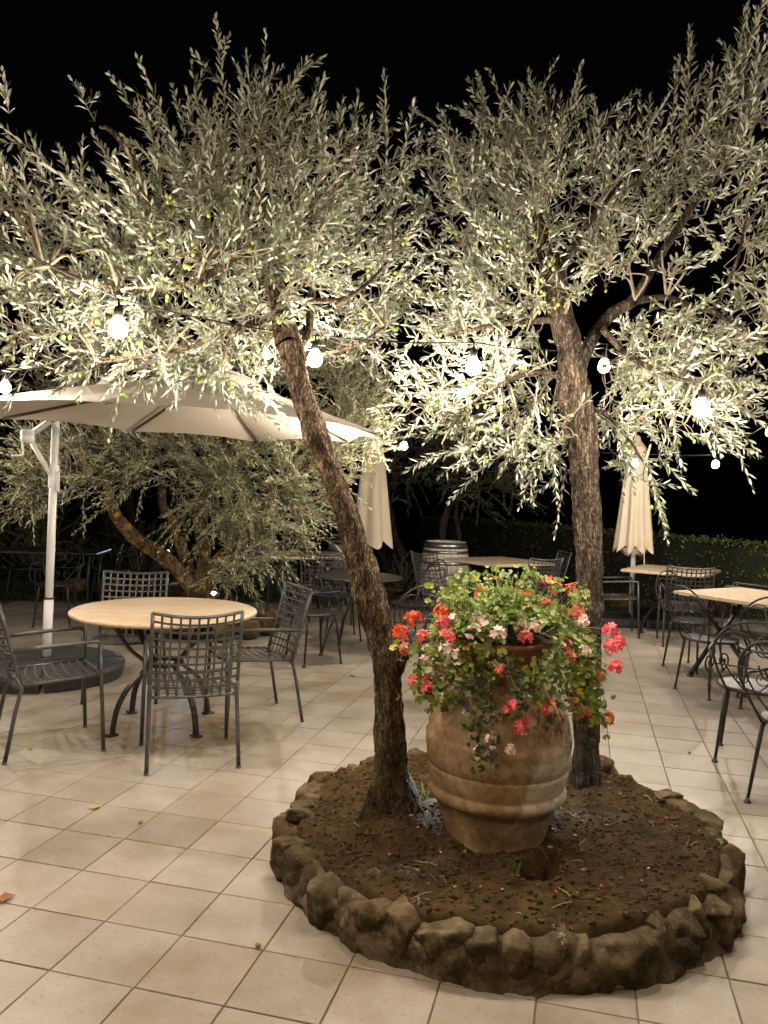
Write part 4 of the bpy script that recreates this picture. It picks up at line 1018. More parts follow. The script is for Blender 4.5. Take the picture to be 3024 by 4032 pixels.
olive_tree('olive_tree', 'leaning olive with knotty trunk rising from the left of the stone planter', (0.10, 3.36, 0.10), LT_TRUNK, LT_LIMBS, LT_BLOBS, LT_SHOOTS, .053, .0112, (M['bark'], M['leaf']),
           0.84, .24, knobs=[((.095, 3.32, .87), .11, .065), ((.085, 3.33, 1.17), .07, .03), ((-.30, 3.26, 1.76), .08, .03), ((-.36, 3.27, 2.12), .10, .02), ((-.10, 3.28, 1.10), .07, .02), ((-.20, 3.28, 1.78), .07, .02), ((.02, 3.25, 1.20), .06, .016)], seed=1.0, slim=.74, slim_limb=.66, flare=1.25, group='olive trees in the stone planter')
olive_tree('olive_tree', 'upright olive with straight trunk at the back right of the stone planter', (1.0, 3.77, 0.10), RT_TRUNK, RT_LIMBS, RT_BLOBS, RT_SHOOTS, .052, .0110, (M['bark_r'], M['leaf']),
           0.84, .20, knobs=[((.80, 3.70, 2.03), .09, .025), ((.93, 3.68, 1.35), .08, .015), ((.99, 3.7, 1.0), .07, .012), ((.75, 3.66, 2.60), .09, .02)], seed=6.0, slim=.82, slim_limb=.72, flare=.8, clean=True, group='olive trees in the stone planter')

# the spreading olive behind the round table, in its own ring of stones
BO = (-1.95, 8.6, 0.0)
B_TR = [(-1.928, 8.6, 0.02, 0.22), (-1.94, 8.6, 0.16, 0.17), (-1.959, 8.6, 0.293, 0.148), (-1.979, 8.6, 0.485, 0.138)]
B_LIMBS = [[(-2.014, 8.6, 0.40, 0.101), (-2.194, 8.5, 0.625, 0.085), (-2.395, 8.4, 0.826, 0.079), (-2.589, 8.3, 0.973, 0.078), (-2.74, 8.2, 1.142, 0.067), (-2.806, 8.1, 1.31, 0.057), (-2.823, 8.0, 1.546, 0.047), (-2.857, 8.0, 1.755, 0.028)],
    [(-2.04, 8.6, 0.44, 0.076), (-2.172, 8.7, 0.708, 0.066), (-2.255, 8.7, 0.935, 0.061), (-2.326, 8.7, 1.137, 0.056), (-2.415, 8.6, 1.314, 0.05), (-2.436, 8.6, 1.54, 0.045), (-2.424, 8.5, 1.788, 0.025)],
    [(-1.95, 8.6, 0.44, 0.101), (-1.98, 8.7, 0.791, 0.087), (-2.044, 8.8, 1.142, 0.077), (-2.035, 8.9, 1.504, 0.063), (-1.91, 9.0, 1.877, 0.042), (-1.761, 9.0, 2.197, 0.026), (-1.6, 8.9, 2.6, 0.015)],
    [(-1.93, 8.6, 0.44, 0.076), (-1.774, 8.5, 0.763, 0.06), (-1.496, 8.3, 1.033, 0.049), (-1.278, 8.1, 1.336, 0.038), (-1.037, 8.0, 1.627, 0.028), (-0.718, 8.0, 1.918, 0.019), (-.5, 8.1, 2.4, .012)]]
B_BLOBS = [(-3.168, 7.6, 1.774, 0.489, 0.356, 60), (-2.749, 7.8, 1.751, 0.548, 0.411, 70), (-3.38, 7.8, 1.411, 0.32, 0.228, 30), (-2.121, 8.0, 1.919, 0.609, 0.375, 70), (-1.557, 8.0, 1.797, 0.609, 0.421, 80), (-0.996, 8.0, 1.816, 0.562, 0.421, 75), (-0.626, 8.0, 1.968, 0.421, 0.421, 55), (-1.26, 8.0, 1.245, 0.515, 0.281, 55), (-1.726, 8.2, 1.32, 0.432, 0.336, 45), (-0.888, 8.0, 1.351, 0.281, 0.234, 28), (-1.235, 7.9, 0.925, 0.324, 0.185, 26), (-1.507, 7.9, 0.73, 0.231, 0.185, 16), (-0.252, 7.8, 2.151, 0.274, 0.32, 36), (-0.317, 8.0, 2.538, 0.281, 0.328, 36), (-1.2, 8.6, 2.834, 0.604, 0.352, 50), (-0.585, 8.4, 2.823, 0.393, 0.295, 36), (-2.251, 8.8, 2.729, 0.721, 0.361, 50), (-3.379, 8.8, 2.641, 0.721, 0.361, 40)]
olive_tree('olive_tree', 'spreading many-stemmed olive behind the round table, orange lichen on its limbs', BO, B_TR, B_LIMBS, B_BLOBS, [], .074, .0125, (M['bark2'], M['leaf_far']), 1.9, 0, seed=3.0, shoot_len=(.22, .45), spacing=.028, twig_r=1.5, depth=1.0)
ring2 = thing('stone_ring', 'low ring of orange fieldstones round the foot of the many-stemmed olive', 'planter', (-1.95, 8.6, 0))
random.seed(4)
for q in range(16):
    a = 2 * pi * q / 16 + .1
    if sin(a) > 0.75: continue
    me = rock_mesh('stone', (.22, .30, random.uniform(.24, .32)), q + 40.5, 2, .5, .16)
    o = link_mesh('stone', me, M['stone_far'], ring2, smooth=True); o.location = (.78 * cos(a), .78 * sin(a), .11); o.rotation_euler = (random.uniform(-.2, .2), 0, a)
e_ = MB(); e_.lathe([(.72, .12), (.5, .17), (.2, .2), (.01, .21)], 24, close=False); e_.build('soil', M['soil'], ring2, smooth=True)

def back_tree(label, base, trunk, blobs, n_scale=1.0, mats=None, extra=(), leafL=.085):
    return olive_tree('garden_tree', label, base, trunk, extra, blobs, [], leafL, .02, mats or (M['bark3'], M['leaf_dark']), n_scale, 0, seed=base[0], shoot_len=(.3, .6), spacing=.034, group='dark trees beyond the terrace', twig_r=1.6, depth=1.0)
back_tree('dark slender olive whose trunk rises behind the wooden barrel', (0.97, 13, 0), [(0.96, 13, -.03, .07), (0.973, 13.0, 0.738, 0.053), (0.984, 13.0, 1.082, 0.053), (1.066, 13.0, 1.351, 0.049), (1.224, 13.0, 1.623, 0.038), (1.345, 13.0, 2.083, 0.023)],
          [(1.269, 13.0, 2.08, 0.533, 0.457, 50), (1.887, 13.0, 1.796, 0.457, 0.304, 40), (2.104, 13.0, 2.107, 0.457, 0.457, 40), (1.745, 13.3, 2.65, 0.623, 0.467, 36), (.944, 13, 2.676, .609, .38, 30)], extra=[[(1.18, 13.0, 1.55, .03), (1.5, 13, 1.75, .025), (1.9, 13, 1.9, .015)]])
back_tree('thin dark sapling with bare stem just right of the barrel', (1.33, 13.5, 0), [(1.35, 13.5, -.03, .045), (1.3, 13.5, 0.796, 0.036), (1.232, 13.5, 1.15, 0.036), (1.229, 13.5, 1.466, 0.032), (1.149, 13.5, 1.937, 0.02)], [(1.2, 13.6, 2.1, .45, .4, 30), (1.6, 13.6, 1.45, .22, .2, 10)])
back_tree('dark leaning trunk between the closed parasol and the barrel', (0.40, 14, 0), [(0.42, 14, -.03, .10), (0.341, 14.0, 0.448, 0.082), (0.18, 14.0, 0.853, 0.074), (0.065, 14.0, 1.342, 0.066), (-0.019, 14.0, 1.913, 0.041)], [(0.368, 14.0, 2.4, 0.55, 0.55, 40), (0.229, 14.0, 1.839, 0.328, 0.492, 24), (.734, 13.6, 2.139, .533, .457, 40)])
back_tree('thick dark trunk behind the white umbrella pole', (-4.47, 13, 0), [(-4.47, 13, -.03, .17), (-4.472, 13.0, 0.522, 0.145), (-4.49, 13.0, 1.284, 0.137), (-4.539, 13.0, 2.042, 0.114)], [(-4.9, 13.2, 2.6, .9, .6, 50), (-4.2, 13.2, 2.5, .7, .5, 30)])
back_tree('second dark trunk right of the white umbrella pole', (-4.40, 13.9, 0), [(-4.40, 13.9, -.03, .13), (-4.438, 13.9, 0.489, 0.111), (-4.485, 13.9, 1.121, 0.103), (-4.564, 13.9, 2.067, 0.079)], [(-4.3, 14, 2.8, .8, .6, 40)])
back_tree('dark leaning trunk behind the many-stemmed olive', (-3.65, 12.5, 0), [(-3.64, 12.5, -.03, .11), (-3.531, 12.5, 0.586, 0.08), (-3.396, 12.5, 1.031, 0.073), (-3.228, 12.5, 1.622, 0.051)], [(-3.1, 12.6, 2.2, .7, .6, 40), (-2.9, 12.4, 1.6, .4, .3, 18)])
def shrub(label, x, y, w, h, n, mat, name='shrub', L=.07):
    root = thing(name, label, 'shrub', (x, y, 0), group='dark shrubs beyond the terrace')
    lv = Leaves(); st = []
    for _ in range(n):
        a = rng.uniform(0, 2 * pi); r = w * sqrt(rng.random()) * .75
        b = np.array([r * cos(a), r * sin(a) * .7, h * rng.uniform(.02, .75)])
        grow_shoot(lv, st, b, np.array([cos(a) * .6, sin(a) * .5, .8]) + rng.normal(size=3) * .3, h * rng.uniform(.2, .4), .03, L, .016, .3, .003, .1)
    o = link_mesh('foliage', lv.mesh('foliage'), mat, root); o['kind'] = 'stuff'
    st += [(np.array([[0, 0, -.03], [rng.normal() * .1, rng.normal() * .1, h * .4], [rng.normal() * w * .4, rng.normal() * w * .3, h * .75]]), np.array([.02, .014, .006])) for _ in range(9)]
    link_mesh('stems', tubes_mesh('stems', st, (0, 0, 0), 4), M['twig'], root)
shrub('tall dark shrub at the left edge beyond the terrace', -6.2, 13.9, 1.0, 2.9, 150, M['leaf_dark'])
shrub('low dark shrub left of the white umbrella pole', -5.6, 12.9, .9, 1.2, 110, M['hedge'])
shrub('low dark shrub between the two dark trunks on the left', -4.0, 12.9, .7, 1.0, 80, M['hedge'])
shrub('feathery low bush left of the wooden barrel', 0.30, 12.6, .40, .62, 70, M['leaf_dark'], L=.05)
shrub('small bush behind the stone table on the left', -1.9, 12.6, .5, .55, 50, M['leaf_dark'])

# hedge
HA, HB = np.array([1.3, 20.4]), np.array([6.9, 7.9])
hd = (HB - HA) / np.linalg.norm(HB - HA); hn = np.array([-hd[1], hd[0]]) * -1.0
hl = np.linalg.norm(HB - HA)
hedge = thing('clipped_hedge', 'long clipped dark green hedge running behind the tables on the right', 'hedge', (*HA, 0))
hb = MB(); nseg = 60
ring_ = []
for i in range(nseg + 1):
    s = hl * i / nseg
    for (o_, z) in ((-.36, -.05), (-.38, .5), (-.33, .93), (0, .97), (.33, .93), (.38, .5), (.36, -.05)):
        w = .05 * noise.noise(Vector((s * 2.0, o_ * 3, z * 3)))
        p = hd * s + hn * (o_ + w); ring_.append((p[0], p[1], z + w))
hb.add(ring_, [(i * 7 + k, (i + 1) * 7 + k, (i + 1) * 7 + k + 1, i * 7 + k + 1) for i in range(nseg) for k in range(6)])
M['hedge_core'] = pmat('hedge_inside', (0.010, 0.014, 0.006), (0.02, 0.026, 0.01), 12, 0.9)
hb.build('shade_core', M['hedge_core'], hedge)  # solid dark body, shade between the leaves painted as its colour
k = 17000
s = hl * (1 - rng.random(k) ** 1.3); face = rng.random(k)
o_ = np.where(face < .68, rng.choice([-1, -1, -1, 1], k) * (.38 + rng.normal(0, .035, k)), rng.uniform(-.38, .38, k)); z = np.where(face < .68, rng.uniform(0, .98, k), .97 + rng.normal(0, .03, k))
nn_ = np.where((face < .68)[:, None], np.stack([hn[0] * np.sign(o_), hn[1] * np.sign(o_), np.full(k, .5)], 1), np.array([[0, 0, 1.0]]))
hlv = Leaves(); hlv.add(np.stack([hd[0] * s + hn[0] * o_, hd[1] * s + hn[1] * o_, z], 1), rng.normal(size=(k, 3)) + nn_ * .5, nn_ + rng.normal(size=(k, 3)) * .6, rng.uniform(.035, .06, k), rng.uniform(.02, .032, k))
o = link_mesh('foliage', hlv.mesh('foliage'), M['hedge'], hedge); o['kind'] = 'stuff'
# low rock border between lawn and terrace
random.seed(8)
border = [((3.35, 10.95, .36, .26, .30), 'rounded orange boulder on the lawn beside the closed parasol'), ((4.75, 11.05, .55, .32, .36), 'broad orange rock at the terrace edge behind the square table'),
          ((5.35, 10.95, .45, .3, .32), 'orange rock at the terrace edge on the far right'), ((4.2, 11.1, .4, .3, .28), 'small orange rock left of the broad one at the terrace edge'),
          ((0.15, 12.2, .5, .3, .2), 'flat brown rock on the lawn behind the leaning trunk'), ((0.65, 12.3, .5, .3, .22), 'low brown rock on the lawn left of the barrel'),
          ((-3.3, 10.9, .4, .3, .3), 'rounded boulder at the terrace edge left of the round table'), ((-3.75, 10.8, .36, .3, .34), 'upright boulder at the terrace edge behind the iron chair'), ((-4.25, 10.9, .42, .3, .3), 'boulder at the terrace edge behind the white pole'),
          ((-2.85, 10.95, .4, .3, .28), 'brown boulder at the terrace edge behind the lattice chair')]
for q, ((x, y, w, d, h), l) in enumerate(border):
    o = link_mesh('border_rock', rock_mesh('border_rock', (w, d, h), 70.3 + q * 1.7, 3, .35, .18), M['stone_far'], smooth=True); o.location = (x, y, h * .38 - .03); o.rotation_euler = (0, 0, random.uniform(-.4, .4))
    tag(o, l, 'rock', 'border rocks beyond the terrace')
# ------------------------------------------------------------------ lattice armchairs
def lattice_chair(name, detailed):
    """iron armchair with woven flat-strip back and seat; faces +Y"""
    root = thing(name, 'x', 'chair')
    im = M['iron']
    def bk(x, t):           # point on the back shell, t 0 at seat to 1 at top
        bow = (1 - (x / .235) ** 2)
        return Vector((x, -.205 - .125 * t - .062 * bow * (0.55 + .45 * t), .405 + .47 * t - .020 * bow * t))
    def st(x, v):           # point on the seat, v 0 rear to 1 front
        bow = (1 - (x / .225) ** 2)
        return Vector((x, -.215 + .43 * v - .045 * bow * (1 - v) + .02 * bow * v, .415 + .025 * v - .016 * bow))
    fr = MB()
    xs = np.linspace(-.235, .235, 13)
    fr.tube([bk(x, 1.0) for x in xs], .0095, 8)
    fr.tube([bk(x, -0.02) + Vector((0, 0, 0)) for x in xs], .0085, 8)
    for s in (-1, 1):
        fr.tube([bk(s * .235, t) for t in (0, .25, .5, .75, 1.0)], .0105, 8)
    back = fr.build('backrest', im, root, smooth=True)
    sf_ = MB()
    sf_.tube([st(x, 1.0) for x in xs], .009, 8)
    for s in (-1, 1):
        sf_.tube([st(s * .228, v) for v in (0, .5, 1.0)], .009, 8)
    seat = sf_.build('seat', im, root, smooth=True)
    bl_, sl_ = [], []
    for x in np.linspace(-.235, .235, 11)[1:-1]:
        bl_.append(([bk(x, t) for t in np.linspace(0, 1, 5)], (1, 0, 0)))
        sl_.append(([st(x, v) for v in np.linspace(0, 1, 5)], (1, 0, 0)))
    for t in np.linspace(0, 1, 11)[1:-1]:
        bl_.append(([bk(x, t) + Vector((0, .003, 0)) for x in xs[::2]], (0, -.2, 1)))
    for v in np.linspace(0, 1, 10)[1:-1]:
        sl_.append(([st(x, v) + Vector((0, 0, .003)) for x in xs[::2]], (0, 1, 0)))
    for lst, par in ((bl_, back), (sl_, seat)):
        if detailed:
            for p, s in lst:
                m_ = MB(); m_.strip(p, s, .0118, .0026); m_.build('slat', im, par)
        else:
            m_ = MB()
            for p, s in lst: m_.strip(p, s, .0118, .0026)
            m_.build('lattice', im, par)
    for s in (-1, 1):
        l = MB(); l.tube([(s * .245, -.285, 0), (s * .238, -.235, .28), (s * .235, -.205, .405), (s * .235, -.235, .47)], .0115, 8)
        l.tube([(s * .245, -.285, 0), (s * .245, -.285, .012)], .0135, 8); l.build('leg', im, root, smooth=True)
        l = MB(); l.tube([(s * .250, .235, 0), (s * .243, .215, .42), (s * .240, .205, .625)], .0115, 8)
        l.tube([(s * .250, .235, 0), (s * .250, .235, .012)], .0135, 8); l.build('leg', im, root, smooth=True)
        a = MB(); a.tube([(s * .240, .206, .618), (s * .240, .200, .632), (s * .240, .185, .638), (s * .240, 0, .630), (s * .238, -.255, .612)], .0115, 8); a.build('armrest', im, root, smooth=True)
        b_ = MB(); b_.tube([(s * .243, .212, .436), (s * .228, .20, .436)], .007, 6); b_.build('bracket', im, root)
    return root
near = lattice_chair('lattice_armchair', True); note_children(near)
far = lattice_chair('lattice_armchair', False); note_children(far)
GL = 'grey iron lattice armchairs'
def ang(dx, dy): return math.atan2(dy, dx) - pi / 2
LCH = [
    (near, -1.91, 4.63, radians(-57.8), 'grey lattice armchair at the left edge, side-on to the round table'),
    (near, -1.083, 4.525, radians(19.4), 'grey lattice armchair with its back to the camera at the round table'),
    (near, -0.867, 5.33, radians(118), 'grey lattice armchair on the right side of the round table, facing left'),
    (near, -1.85, 5.76, radians(-172), 'grey lattice armchair behind the round table, only its back showing above the top'),
    (far, -0.62, 8.95, radians(-8), 'lattice armchair in front of the stone table seen left of the leaning trunk'),
    (far, -1.45, 10.35, ang(.6, -.5), 'dark lattice armchair behind the far left stone table under the olive boughs'),
    (far, 0.74, 9.30, ang(.75, .55), 'lattice armchair in front of the wooden barrel'),
    (far, 1.68, 9.15, ang(-.45, .8), 'lattice armchair just left of the upright trunk, nearest the camera at the middle table'),
    (far, 1.98, 9.98, ang(-.9, -.1), 'lattice armchair behind the other one at the middle table, beside the upright trunk'),
    (far, 2.72, 9.15, ang(.95, -.15), 'lattice armchair side-on between the upright trunk and the closed parasol'),
    (far, 3.32, 8.62, ang(.22, .95), 'lattice armchair with its back to the camera at the far right stone table'),
    (far, 4.12, 8.85, ang(-.75, .5), 'lattice armchair against the hedge at the right edge'),
]
used = set()
for proto, x, y, rz, lab in LCH:
    if id(proto) not in used:
        used.add(id(proto)); proto.location = (x, y, 0); proto.rotation_euler = (0, 0, rz); tag(proto, lab, group=GL)
    else:
        copy_thing(proto, (x, y, 0), rz, lab, GL)

# ------------------------------------------------------------------ scrolled iron chairs
def spiral(cx, cz, r0, r1, a0, a1, y, n=18):
    return [(cx + (r0 + (r1 - r0) * t) * cos(a0 + (a1 - a0) * t), y, cz + (r0 + (r1 - r0) * t) * sin(a0 + (a1 - a0) * t)) for t in np.linspace(0, 1, n)]
def scroll_chair(name, arms, mat):
    """round-seated wrought iron chair with an arched scroll back; faces +Y"""
    root = thing(name, 'x', 'chair')
    def lean(p):
        return (p[0], p[1] - .16 * max(0, p[2] - .45) / .43, p[2])
    s = MB(); s.lathe([(.001, .452), (.15, .452), (.195, .456), (.207, .452), (.210, .444), (.205, .434), (.19, .436), (.001, .440)], 36, close=False)
    s.build('seat', mat, root, smooth=True)
    h = MB()
    pts = [(-.13, -.165, .42), (-.185, -.175, .55), (-.215, -.18, .66)] + [(.215 * cos(a), -.18, .665 + .215 * sin(a)) for a in np.linspace(pi, 0, 19)] + [(.215, -.18, .66), (.185, -.175, .55), (.13, -.165, .42)]
    h.tube([lean(p) for p in pts], .0075, 7); back = h.build('backrest', mat, root, smooth=True)
    for sg in (-1, 1):
        q = MB()
        p = [(sg * .03, -.17, .44), (sg * .10, -.175, .52), (sg * .165, -.178, .64), (sg * .172, -.178, .72)]
        p += [(sg * (.095 + .078 * cos(a)), -.178, .735 + .078 * sin(a)) for a in np.linspace(0.1, pi, 10)]
        p += [(sg * (.055 + .040 * cos(a)), -.178, .715 + .045 * sin(a)) for a in np.linspace(pi, 2 * pi, 8)] + [(sg * .098, -.178, .745)]
        C = catmull(p, 46); q.tube([lean(tuple(r)) for r in C], .0050, 6); q.build('scroll', mat, back, smooth=True)
        q = MB(); p = spiral(sg * .06, .525, .045, .014, pi / 2, pi / 2 + sg * 2.6 * pi, -.172, 26)
        q.tube([lean(r) for r in p], .0036, 6); q.build('scroll', mat, back, smooth=True)
    br = MB(); br.tube([lean((-.20, -.178, .60)), lean((0, -.19, .595)), lean((.20, -.178, .60))], .005, 6); br.build('crossbar', mat, back, smooth=True)
    for a in (45, 135, 225, 315):
        x, y = cos(radians(a)), sin(radians(a)); l = MB()
        l.tube([(x * .165, y * .165, .440), (x * .19, y * .19, .432), (x * .205, y * .205, .405), (x * .262, y * .262, .008)], [.010, .011, .012, .0085], 8)
        l.lathe([(.019, 0), (.019, .006), (.012, .012), (.009, .03)], 10, (x * .262, y * .262, 0)); l.build('leg', mat, root, smooth=True)
    if arms:
        for sg in (-1, 1):
            a = MB()
            p = [lean((sg * .205, -.18, .62)), (sg * .245, -.14, .66), (sg * .255, -.02, .655), (sg * .25, .09, .66), (sg * .245, .135, .635), (sg * .24, .13, .60), (sg * .24, .105, .60), (sg * .24, .10, .625)]
            a.tube(catmull(p, 28).tolist(), .0075, 7)
            p = [(sg * .25, .04, .655), (sg * .255, .10, .58), (sg * .25, .10, .50), (sg * .215, .06, .46), (sg * .195, .05, .445)]
            a.tube(catmull(p, 16).tolist(), .0065, 7)
            a.build('armrest', mat, root, smooth=True)
    return root
sA = scroll_chair('scroll_chair', True, M['iron_dark']); note_children(sA)
sP = scroll_chair('scroll_chair', False, M['iron_dark']); note_children(sP)
sO = scroll_chair('scroll_chair', True, M['iron_old']); note_children(sO)
GS = 'wrought iron chairs with scrolled backs'
SCH = [
    (sA, -0.60, 7.12, ang(.75, .5), 'scroll-backed iron armchair left of the dark round table, its round seat in view'),
    (sP, -0.42, 8.32, ang(.2, -.9), 'scroll-backed iron chair behind the dark round table'),
    (sP, 0.30, 7.92, ang(-.7, -.4), 'scroll-backed iron chair right of the leaning trunk, farther of the two there'),
    (sP, 0.22, 6.05, ang(-.3, .9), 'scroll-backed iron chair between the leaning trunk and the red flowers'),
    (sP, 0.60, 6.95, ang(-.7, .5), 'scroll-backed iron chair seen just above the geraniums, in front of the barrel'),
    (sP, 2.70, 6.42, ang(.85, .35), 'scroll-backed iron chair nearest the camera at the left corner of the square table'),
    (sP, 2.93, 7.36, ang(.5, -.8), 'scroll-backed iron chair at the far left side of the square table'),
    (sP, 2.98, 6.05, ang(.35, .9), 'scroll-backed iron chair at the right edge pushed up to the square table'),
    (sP, 4.25, 7.55, ang(-.8, -.2), 'scroll-backed iron chair at the right edge behind the square table'),
    (sA, 2.28, 4.78, ang(.45, .85), 'large scroll-backed iron armchair at the right edge, farther of the two nearest'),
    (sA, 2.19, 4.02, ang(.80, .55), 'scroll-backed iron armchair cut by the right edge, nearest the camera'),
    (sO, -3.52, 8.55, ang(.15, -.95), 'weathered scroll-backed armchair behind the white umbrella pole'),
    (sO, -4.55, 10.05, ang(.2, -.9), 'weathered scroll-backed chair at the far side of the long iron table'),
    (sO, -3.40, 9.95, ang(-.5, -.8), 'weathered scroll-backed chair in the dark left of the lichened limb'),
]
used = set()
for proto, x, y, rz, lab in SCH:
    if id(proto) not in used:
        used.add(id(proto)); proto.location = (x, y, 0); proto.rotation_euler = (0, 0, rz); tag(proto, lab, group=GS)
    else:
        copy_thing(proto, (x, y, 0), rz, lab, GS)

# ------------------------------------------------------------------ tables
t1 = thing('round_table', 'round travertine table on curved iron legs beside the white umbrella pole', 'table', (-1.39, 5.09, 0), .2)
m_ = MB()
pr = [(.001, .716), (.565, .716), (.580, .722), (.586, .732), (.583, .742), (.572, .748), (.001, .749)]
m_.lathe(pr, 96, close=False); o = m_.build('top', M['travertine'], t1, smooth=True)
for v in o.data.vertices:
    r = sqrt(v.co.x ** 2 + v.co.y ** 2)
    if r > .56:
        a = math.atan2(v.co.y, v.co.x); q = 1 + .006 * noise.noise(Vector((cos(a) * 9, sin(a) * 9, v.co.z * 30))); v.co.x *= q; v.co.y *= q
for k in range(4):
    a = radians(45 + 90 * k) - .12; ca, sa = cos(a), sin(a)
    prof = [(.36, .712), (.33, .63), (.25, .52), (.155, .44), (.125, .40), (.155, .36), (.255, .28), (.325, .17), (.352, .06), (.355, .01)]
    C = catmull([(r, 0, z) for r, z in prof], 26)
    l = MB(); l.strip([(p[0] * ca, p[0] * sa, p[2]) for p in C], (-sa, ca, 0), .036, .020)
    l.box((.362 * ca, .362 * sa, .006), (.07, .05, .012), Matrix.Rotation(a, 3, 'Z'))
    bevel(l.build('leg', M['iron_dark'], t1), .004)
rg = MB(); rg.tube([(.118 * cos(a), .118 * sin(a), .40) for a in np.linspace(0, 2 * pi, 25)], .011, 8); rg.tube([(.30 * cos(a), .30 * sin(a), .703) for a in np.linspace(0, 2 * pi, 33)], .010, 8); rg.build('ring', M['iron_dark'], t1, smooth=True)

def square_table(loc, rz, sx, sy, label, mat, fancy=False):
    t = thing('stone_table', label, 'table', loc, rz, 'stone-topped tables on iron bases')
    tp_ = MB(); tp_.box((0, 0, .735), (sx, sy, .032)); bevel(tp_.build('top', mat, t), .006, 3)
    if not fancy:
        for k in range(4):
            a = radians(45 + 90 * k); ca, sa = cos(a), sin(a)
            C = catmull([(r, 0, z) for r, z in [(.38, .715), (.34, .62), (.22, .48), (.14, .40), (.22, .31), (.33, .17), (.37, .01)]], 18)
            l = MB(); l.strip([(p[0] * ca, p[0] * sa, p[2]) for p in C], (-sa, ca, 0), .034, .02); l.box((.37 * ca, .37 * sa, .006), (.06, .05, .012), Matrix.Rotation(a, 3, 'Z')); l.build('leg', M['iron_dark'], t)
        r_ = MB(); r_.tube([(.13 * cos(a), .13 * sin(a), .40) for a in np.linspace(0, 2 * pi, 21)], .01, 8); r_.build('ring', M['iron_dark'], t, smooth=True)
    else:
        for sg in (-1, 1):
            y = sg * (sy * .34)
            for fl in (-1, 1):
                l = MB(); C = catmull([(fl * .36, y, .712), (fl * .27, y, .60), (fl * .10, y, .44), (-fl * .05, y, .34), (-fl * .22, y, .18), (-fl * .36, y, .05), (-fl * .40, y, .012)], 26)
                l.strip([tuple(p + np.array([0, fl * .008, 0])) for p in C], (0, 1, 0), .028, .03); l.lathe([(.03, 0), (.028, .012), (.016, .02), (.012, .045)], 10, (-fl * .40, y + fl * .008, 0)); l.build('leg', M['iron_dark'], t)
            for fl in (-1, 1):
                for (cz, r0) in ((.60, .075), (.10, .085)):
                    sc = MB(); p = spiral(fl * .09, cz, r0, .02, pi / 2 if cz > .3 else -pi / 2, (pi / 2 if cz > .3 else -pi / 2) - fl * 2.7 * pi * (1 if cz > .3 else -1), y + .03, 30)
                    sc.tube(p, .0085, 7); sc.build('scroll', M['iron_dark'], t, smooth=True)
        b_ = MB(); b_.box((0, 0, .39), (.035, sy * .70, .05)); b_.build('stretcher', M['iron_dark'], t)
    return t
square_table((-0.97, 9.93, 0), radians(20), .95, .95, 'stone-topped table seen left of the leaning trunk, under the olive boughs', M['travertine2'])
square_table((1.45, 9.86, 0), radians(34), .98, .98, 'stone-topped table between the barrel and the upright trunk', M['travertine2'])
square_table((3.43, 9.35, 0), radians(-33), .92, 1.0, 'narrow-looking stone-topped table behind the closed parasol, against the hedge', M['travertine2'])
square_table((3.30, 6.92, 0), radians(31), .96, 1.02, 'square stone-topped table with scrolled black base at the right edge', M['travertine'], True)
dt = thing('iron_table', 'dark round iron table ringed by scroll-backed chairs behind the leaning trunk', 'table', (-0.22, 7.62, 0))
m_ = MB(); m_.lathe([(.001, .722), (.40, .722), (.42, .718), (.425, .726), (.422, .736), (.40, .740), (.001, .738)], 48, close=False); m_.build('top', M['iron_dark'], dt, smooth=True)
for k in range(4):
    a = radians(30 + 90 * k); ca, sa = cos(a), sin(a); l = MB()
    l.tube([(p[0] * ca, p[0] * sa, p[2]) for p in catmull([(.30, 0, .72), (.22, 0, .5), (.20, 0, .42), (.30, 0, .25), (.38, 0, .008)], 16)], .014, 8); l.lathe([(.024, 0), (.02, .01), (.012, .02)], 10, (.38 * ca, .38 * sa, 0)); l.build('leg', M['iron_dark'], dt, smooth=True)
lt_ = thing('iron_table', 'long dark iron table among the weathered chairs on the far left', 'table', (-4.1, 9.35, 0), .12)
m_ = MB(); m_.box((0, 0, .735), (1.55, .75, .022)); bevel(m_.build('top', M['iron_old'], lt_), .004)
for x in (-.68, .68):
    for y in (-.3, .3):
        l = MB(); l.tube([(x, y, .725), (x * .96, y * .9, .4), (x, y, .005)], .015, 8); l.build('leg', M['iron_old'], lt_, smooth=True)

# ------------------------------------------------------------------ umbrellas
um = thing('cantilever_umbrella', 'open cream cantilever umbrella on a white pole behind the round table', 'umbrella', (-2.65, 6.27, 0))
U0 = Vector((-2.65, 6.27, 0))
def ul(p): return tuple(Vector(p) - U0)
hub = Vector((-1.33, 6.05, 2.40)); NV = 8
vert = [Vector((x, y, 2.0)) for x, y in ((.01, 6.39), (-.33, 7.25), (-1.25, 7.72), (-2.20, 6.80), (-2.88, 5.84), (-2.55, 4.66), (-1.60, 4.42), (-.45, 5.08))]
cv = MB(); nr_, ns_ = 12, 10
cvv = []
for k in range(NV):
    A, B = vert[k], vert[(k + 1) % NV]
    grid = []
    for i in range(nr_ + 1):
        t = i / nr_
        for j in range(ns_ + 1):
            s = j / ns_
            e = A.lerp(B, s); e = e + (hub - e) * (0.055 * sin(pi * s))           # scalloped hem
            p = hub.lerp(e, t); p.z = hub.z + (e.z - hub.z) * (t ** 1.12) - .035 * sin(pi * s) * t * sin(pi * t) * 1.2
            p.z += .006 * noise.noise(p * 5.0)
            grid.append(ul(p))
    cv.add(grid, [(i * (ns_ + 1) + j, (i + 1) * (ns_ + 1) + j, (i + 1) * (ns_ + 1) + j + 1, i * (ns_ + 1) + j + 1) for i in range(nr_) for j in range(ns_)])
can = cv.build('canopy', M['canvas'], um, smooth=True)
vt = MB(); vp = []
